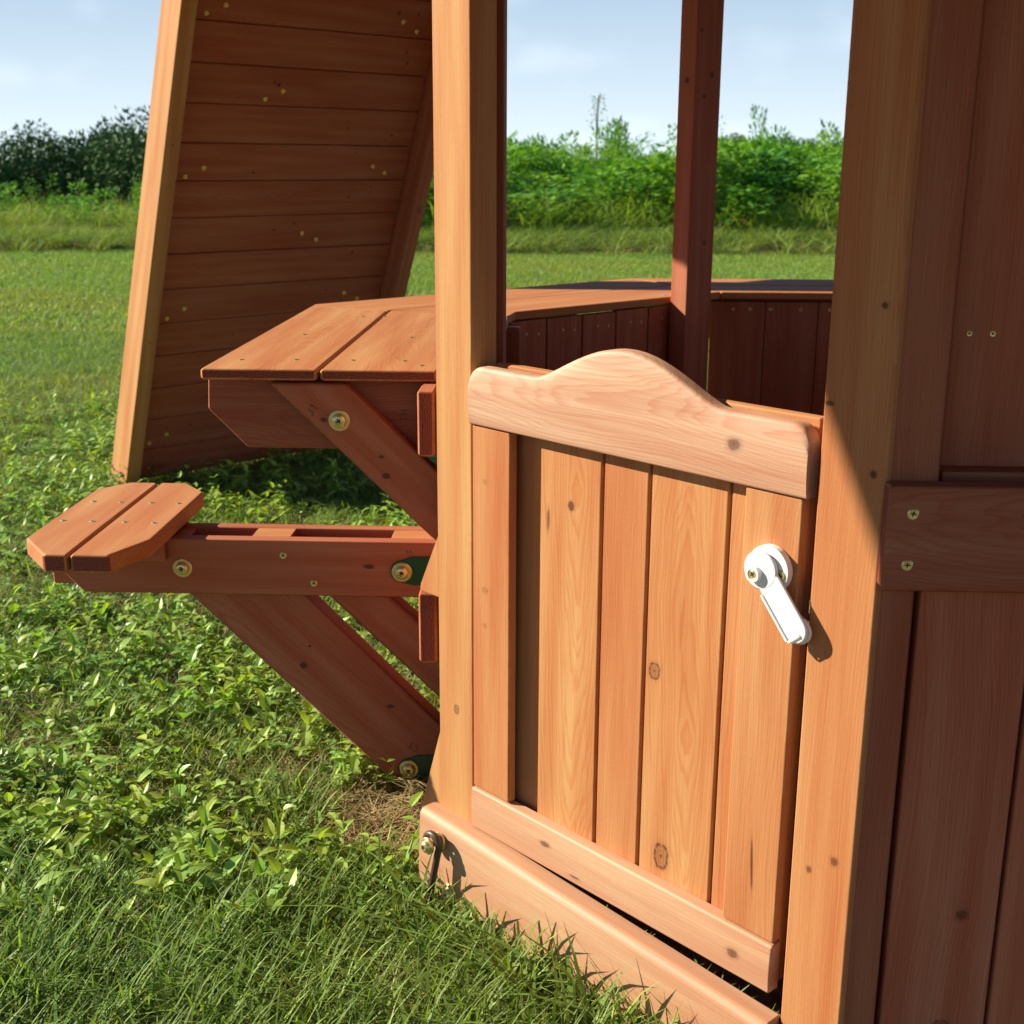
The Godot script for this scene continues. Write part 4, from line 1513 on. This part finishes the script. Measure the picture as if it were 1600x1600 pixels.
func crown_mesh(lobes: int, rx: float, h: float, y0: float, leaves: int, l: float, c0: Color, c1: Color) -> ArrayMesh:
	var st := new_st()
	var cs: Array = []
	for k in lobes:
		var a := rng.randf() * TAU
		var r := rx * 0.62 * sqrt(rng.randf())
		cs.append([Vector3(cos(a) * r, y0 + h * rng.randf_range(0.12, 0.85), sin(a) * r), rx * rng.randf_range(0.28, 0.5)])
	for k in leaves:
		var q: Array = cs[rng.randi() % lobes]
		var dir := Vector3(rng.randfn(), rng.randfn(), rng.randfn()).normalized()
		var p: Vector3 = q[0] + dir * q[1] * pow(rng.randf(), 0.4) * Vector3(1, 0.8, 1)
		var d := (dir + Vector3(rng.randfn(), rng.randfn(), rng.randfn()) * 0.7).normalized()
		var side := d.cross(Vector3.UP + Vector3(0.1, 0, 0)).normalized().rotated(d, rng.randf_range(-1.2, 1.2))
		var ll := l * rng.randf_range(0.6, 1.4)
		var w := ll * 0.55
		var n := side.cross(d).normalized()
		var c := c0.lerp(c1, rng.randf())
		var V := [p, p + d * ll * 0.5 + side * w * 0.5, p + d * ll, p + d * ll * 0.5 - side * w * 0.5]
		face(st, V[0], V[1], V[2], n, c)
		face(st, V[0], V[2], V[3], n, c)
	return st.commit()

func trunk_mesh(h: float, r: float) -> ArrayMesh:
	var st := new_st()
	var top := Vector3(0.1 * h * rng.randf_range(-1, 1), h, 0.1 * h * rng.randf_range(-1, 1))
	tube(st, [Vector3.ZERO, top * 0.5, top], r, 7)
	for k in 4:
		var a := k * 1.7 + rng.randf()
		var s := top * rng.randf_range(0.35, 0.8)
		tube(st, [s, s + Vector3(cos(a), 0.9, sin(a)) * h * 0.2, s + Vector3(cos(a), 1.3, sin(a)) * h * 0.35], r * 0.45, 5)
	return st.commit()

func make_trees() -> void:
	var mat := leaf_material(0.25, 0.7, 0.15)
	var bark := plain(lin(0.06, 0.045, 0.03), 0.9)
	# dark hedge shrubs to the left
	var sc: Array = []
	var tr: Array = []
	for k in 3:
		sc.append(crown_mesh(22, 1.7, 1.25, 0.0, 13000, 0.085, Color(0.050, 0.105, 0.034), Color(0.085, 0.150, 0.050)))
		tr.append(trunk_mesh(1.1, 0.06))
	for k in 7:
		var o := Node3D.new()
		o.name = "hedge_shrub" if k == 0 else "hedge_shrub_%03d" % k
		add_child(o)
		var x := -14.0 + 1.55 * k
		o.position = Vector3(x, 0, -24.0 + rng.randf_range(-1.0, 1.0))
		var h := lerpf(0.74, 1.22, clampf((x + 13.0) / 6.0, 0, 1)) * rng.randf_range(0.95, 1.05)
		o.scale = Vector3(1, h, 1)
		o.rotation.y = rng.randf() * TAU
		add_mesh(o, "trunk", tr[k % 3], bark)
		add_mesh(o, "crown", sc[k % 3], mat)
		tag(o, "dark green hedge shrub behind the dry grass beside the climbing wall", "shrub", "dark hedge shrubs")
	# far trees beyond the meadow
	var fc: Array = []
	var ft: Array = []
	for k in 3:
		fc.append(crown_mesh(14, 3.4, 4.0, 0.6, 4200, 0.34, Color(0.050, 0.105, 0.036), Color(0.090, 0.155, 0.055)))
		ft.append(trunk_mesh(3.0, 0.2))
	for k in 11:
		var o := Node3D.new()
		o.name = "far_tree" if k == 0 else "far_tree_%03d" % k
		add_child(o)
		var x := 16.0 + 3.2 * k
		var z := -150.0 + rng.randf_range(-8.0, 8.0)
		o.position = Vector3(x, 0, z)
		o.scale = Vector3.ONE * rng.randf_range(0.82, 1.08) * (1.08 if k > 6 else 0.88)
		o.rotation.y = rng.randf() * TAU
		add_mesh(o, "trunk", ft[k % 3], bark)
		add_mesh(o, "crown", fc[k % 3], mat)
		tag(o, "dark rounded tree on the skyline beyond the meadow", "tree", "far trees on the skyline")
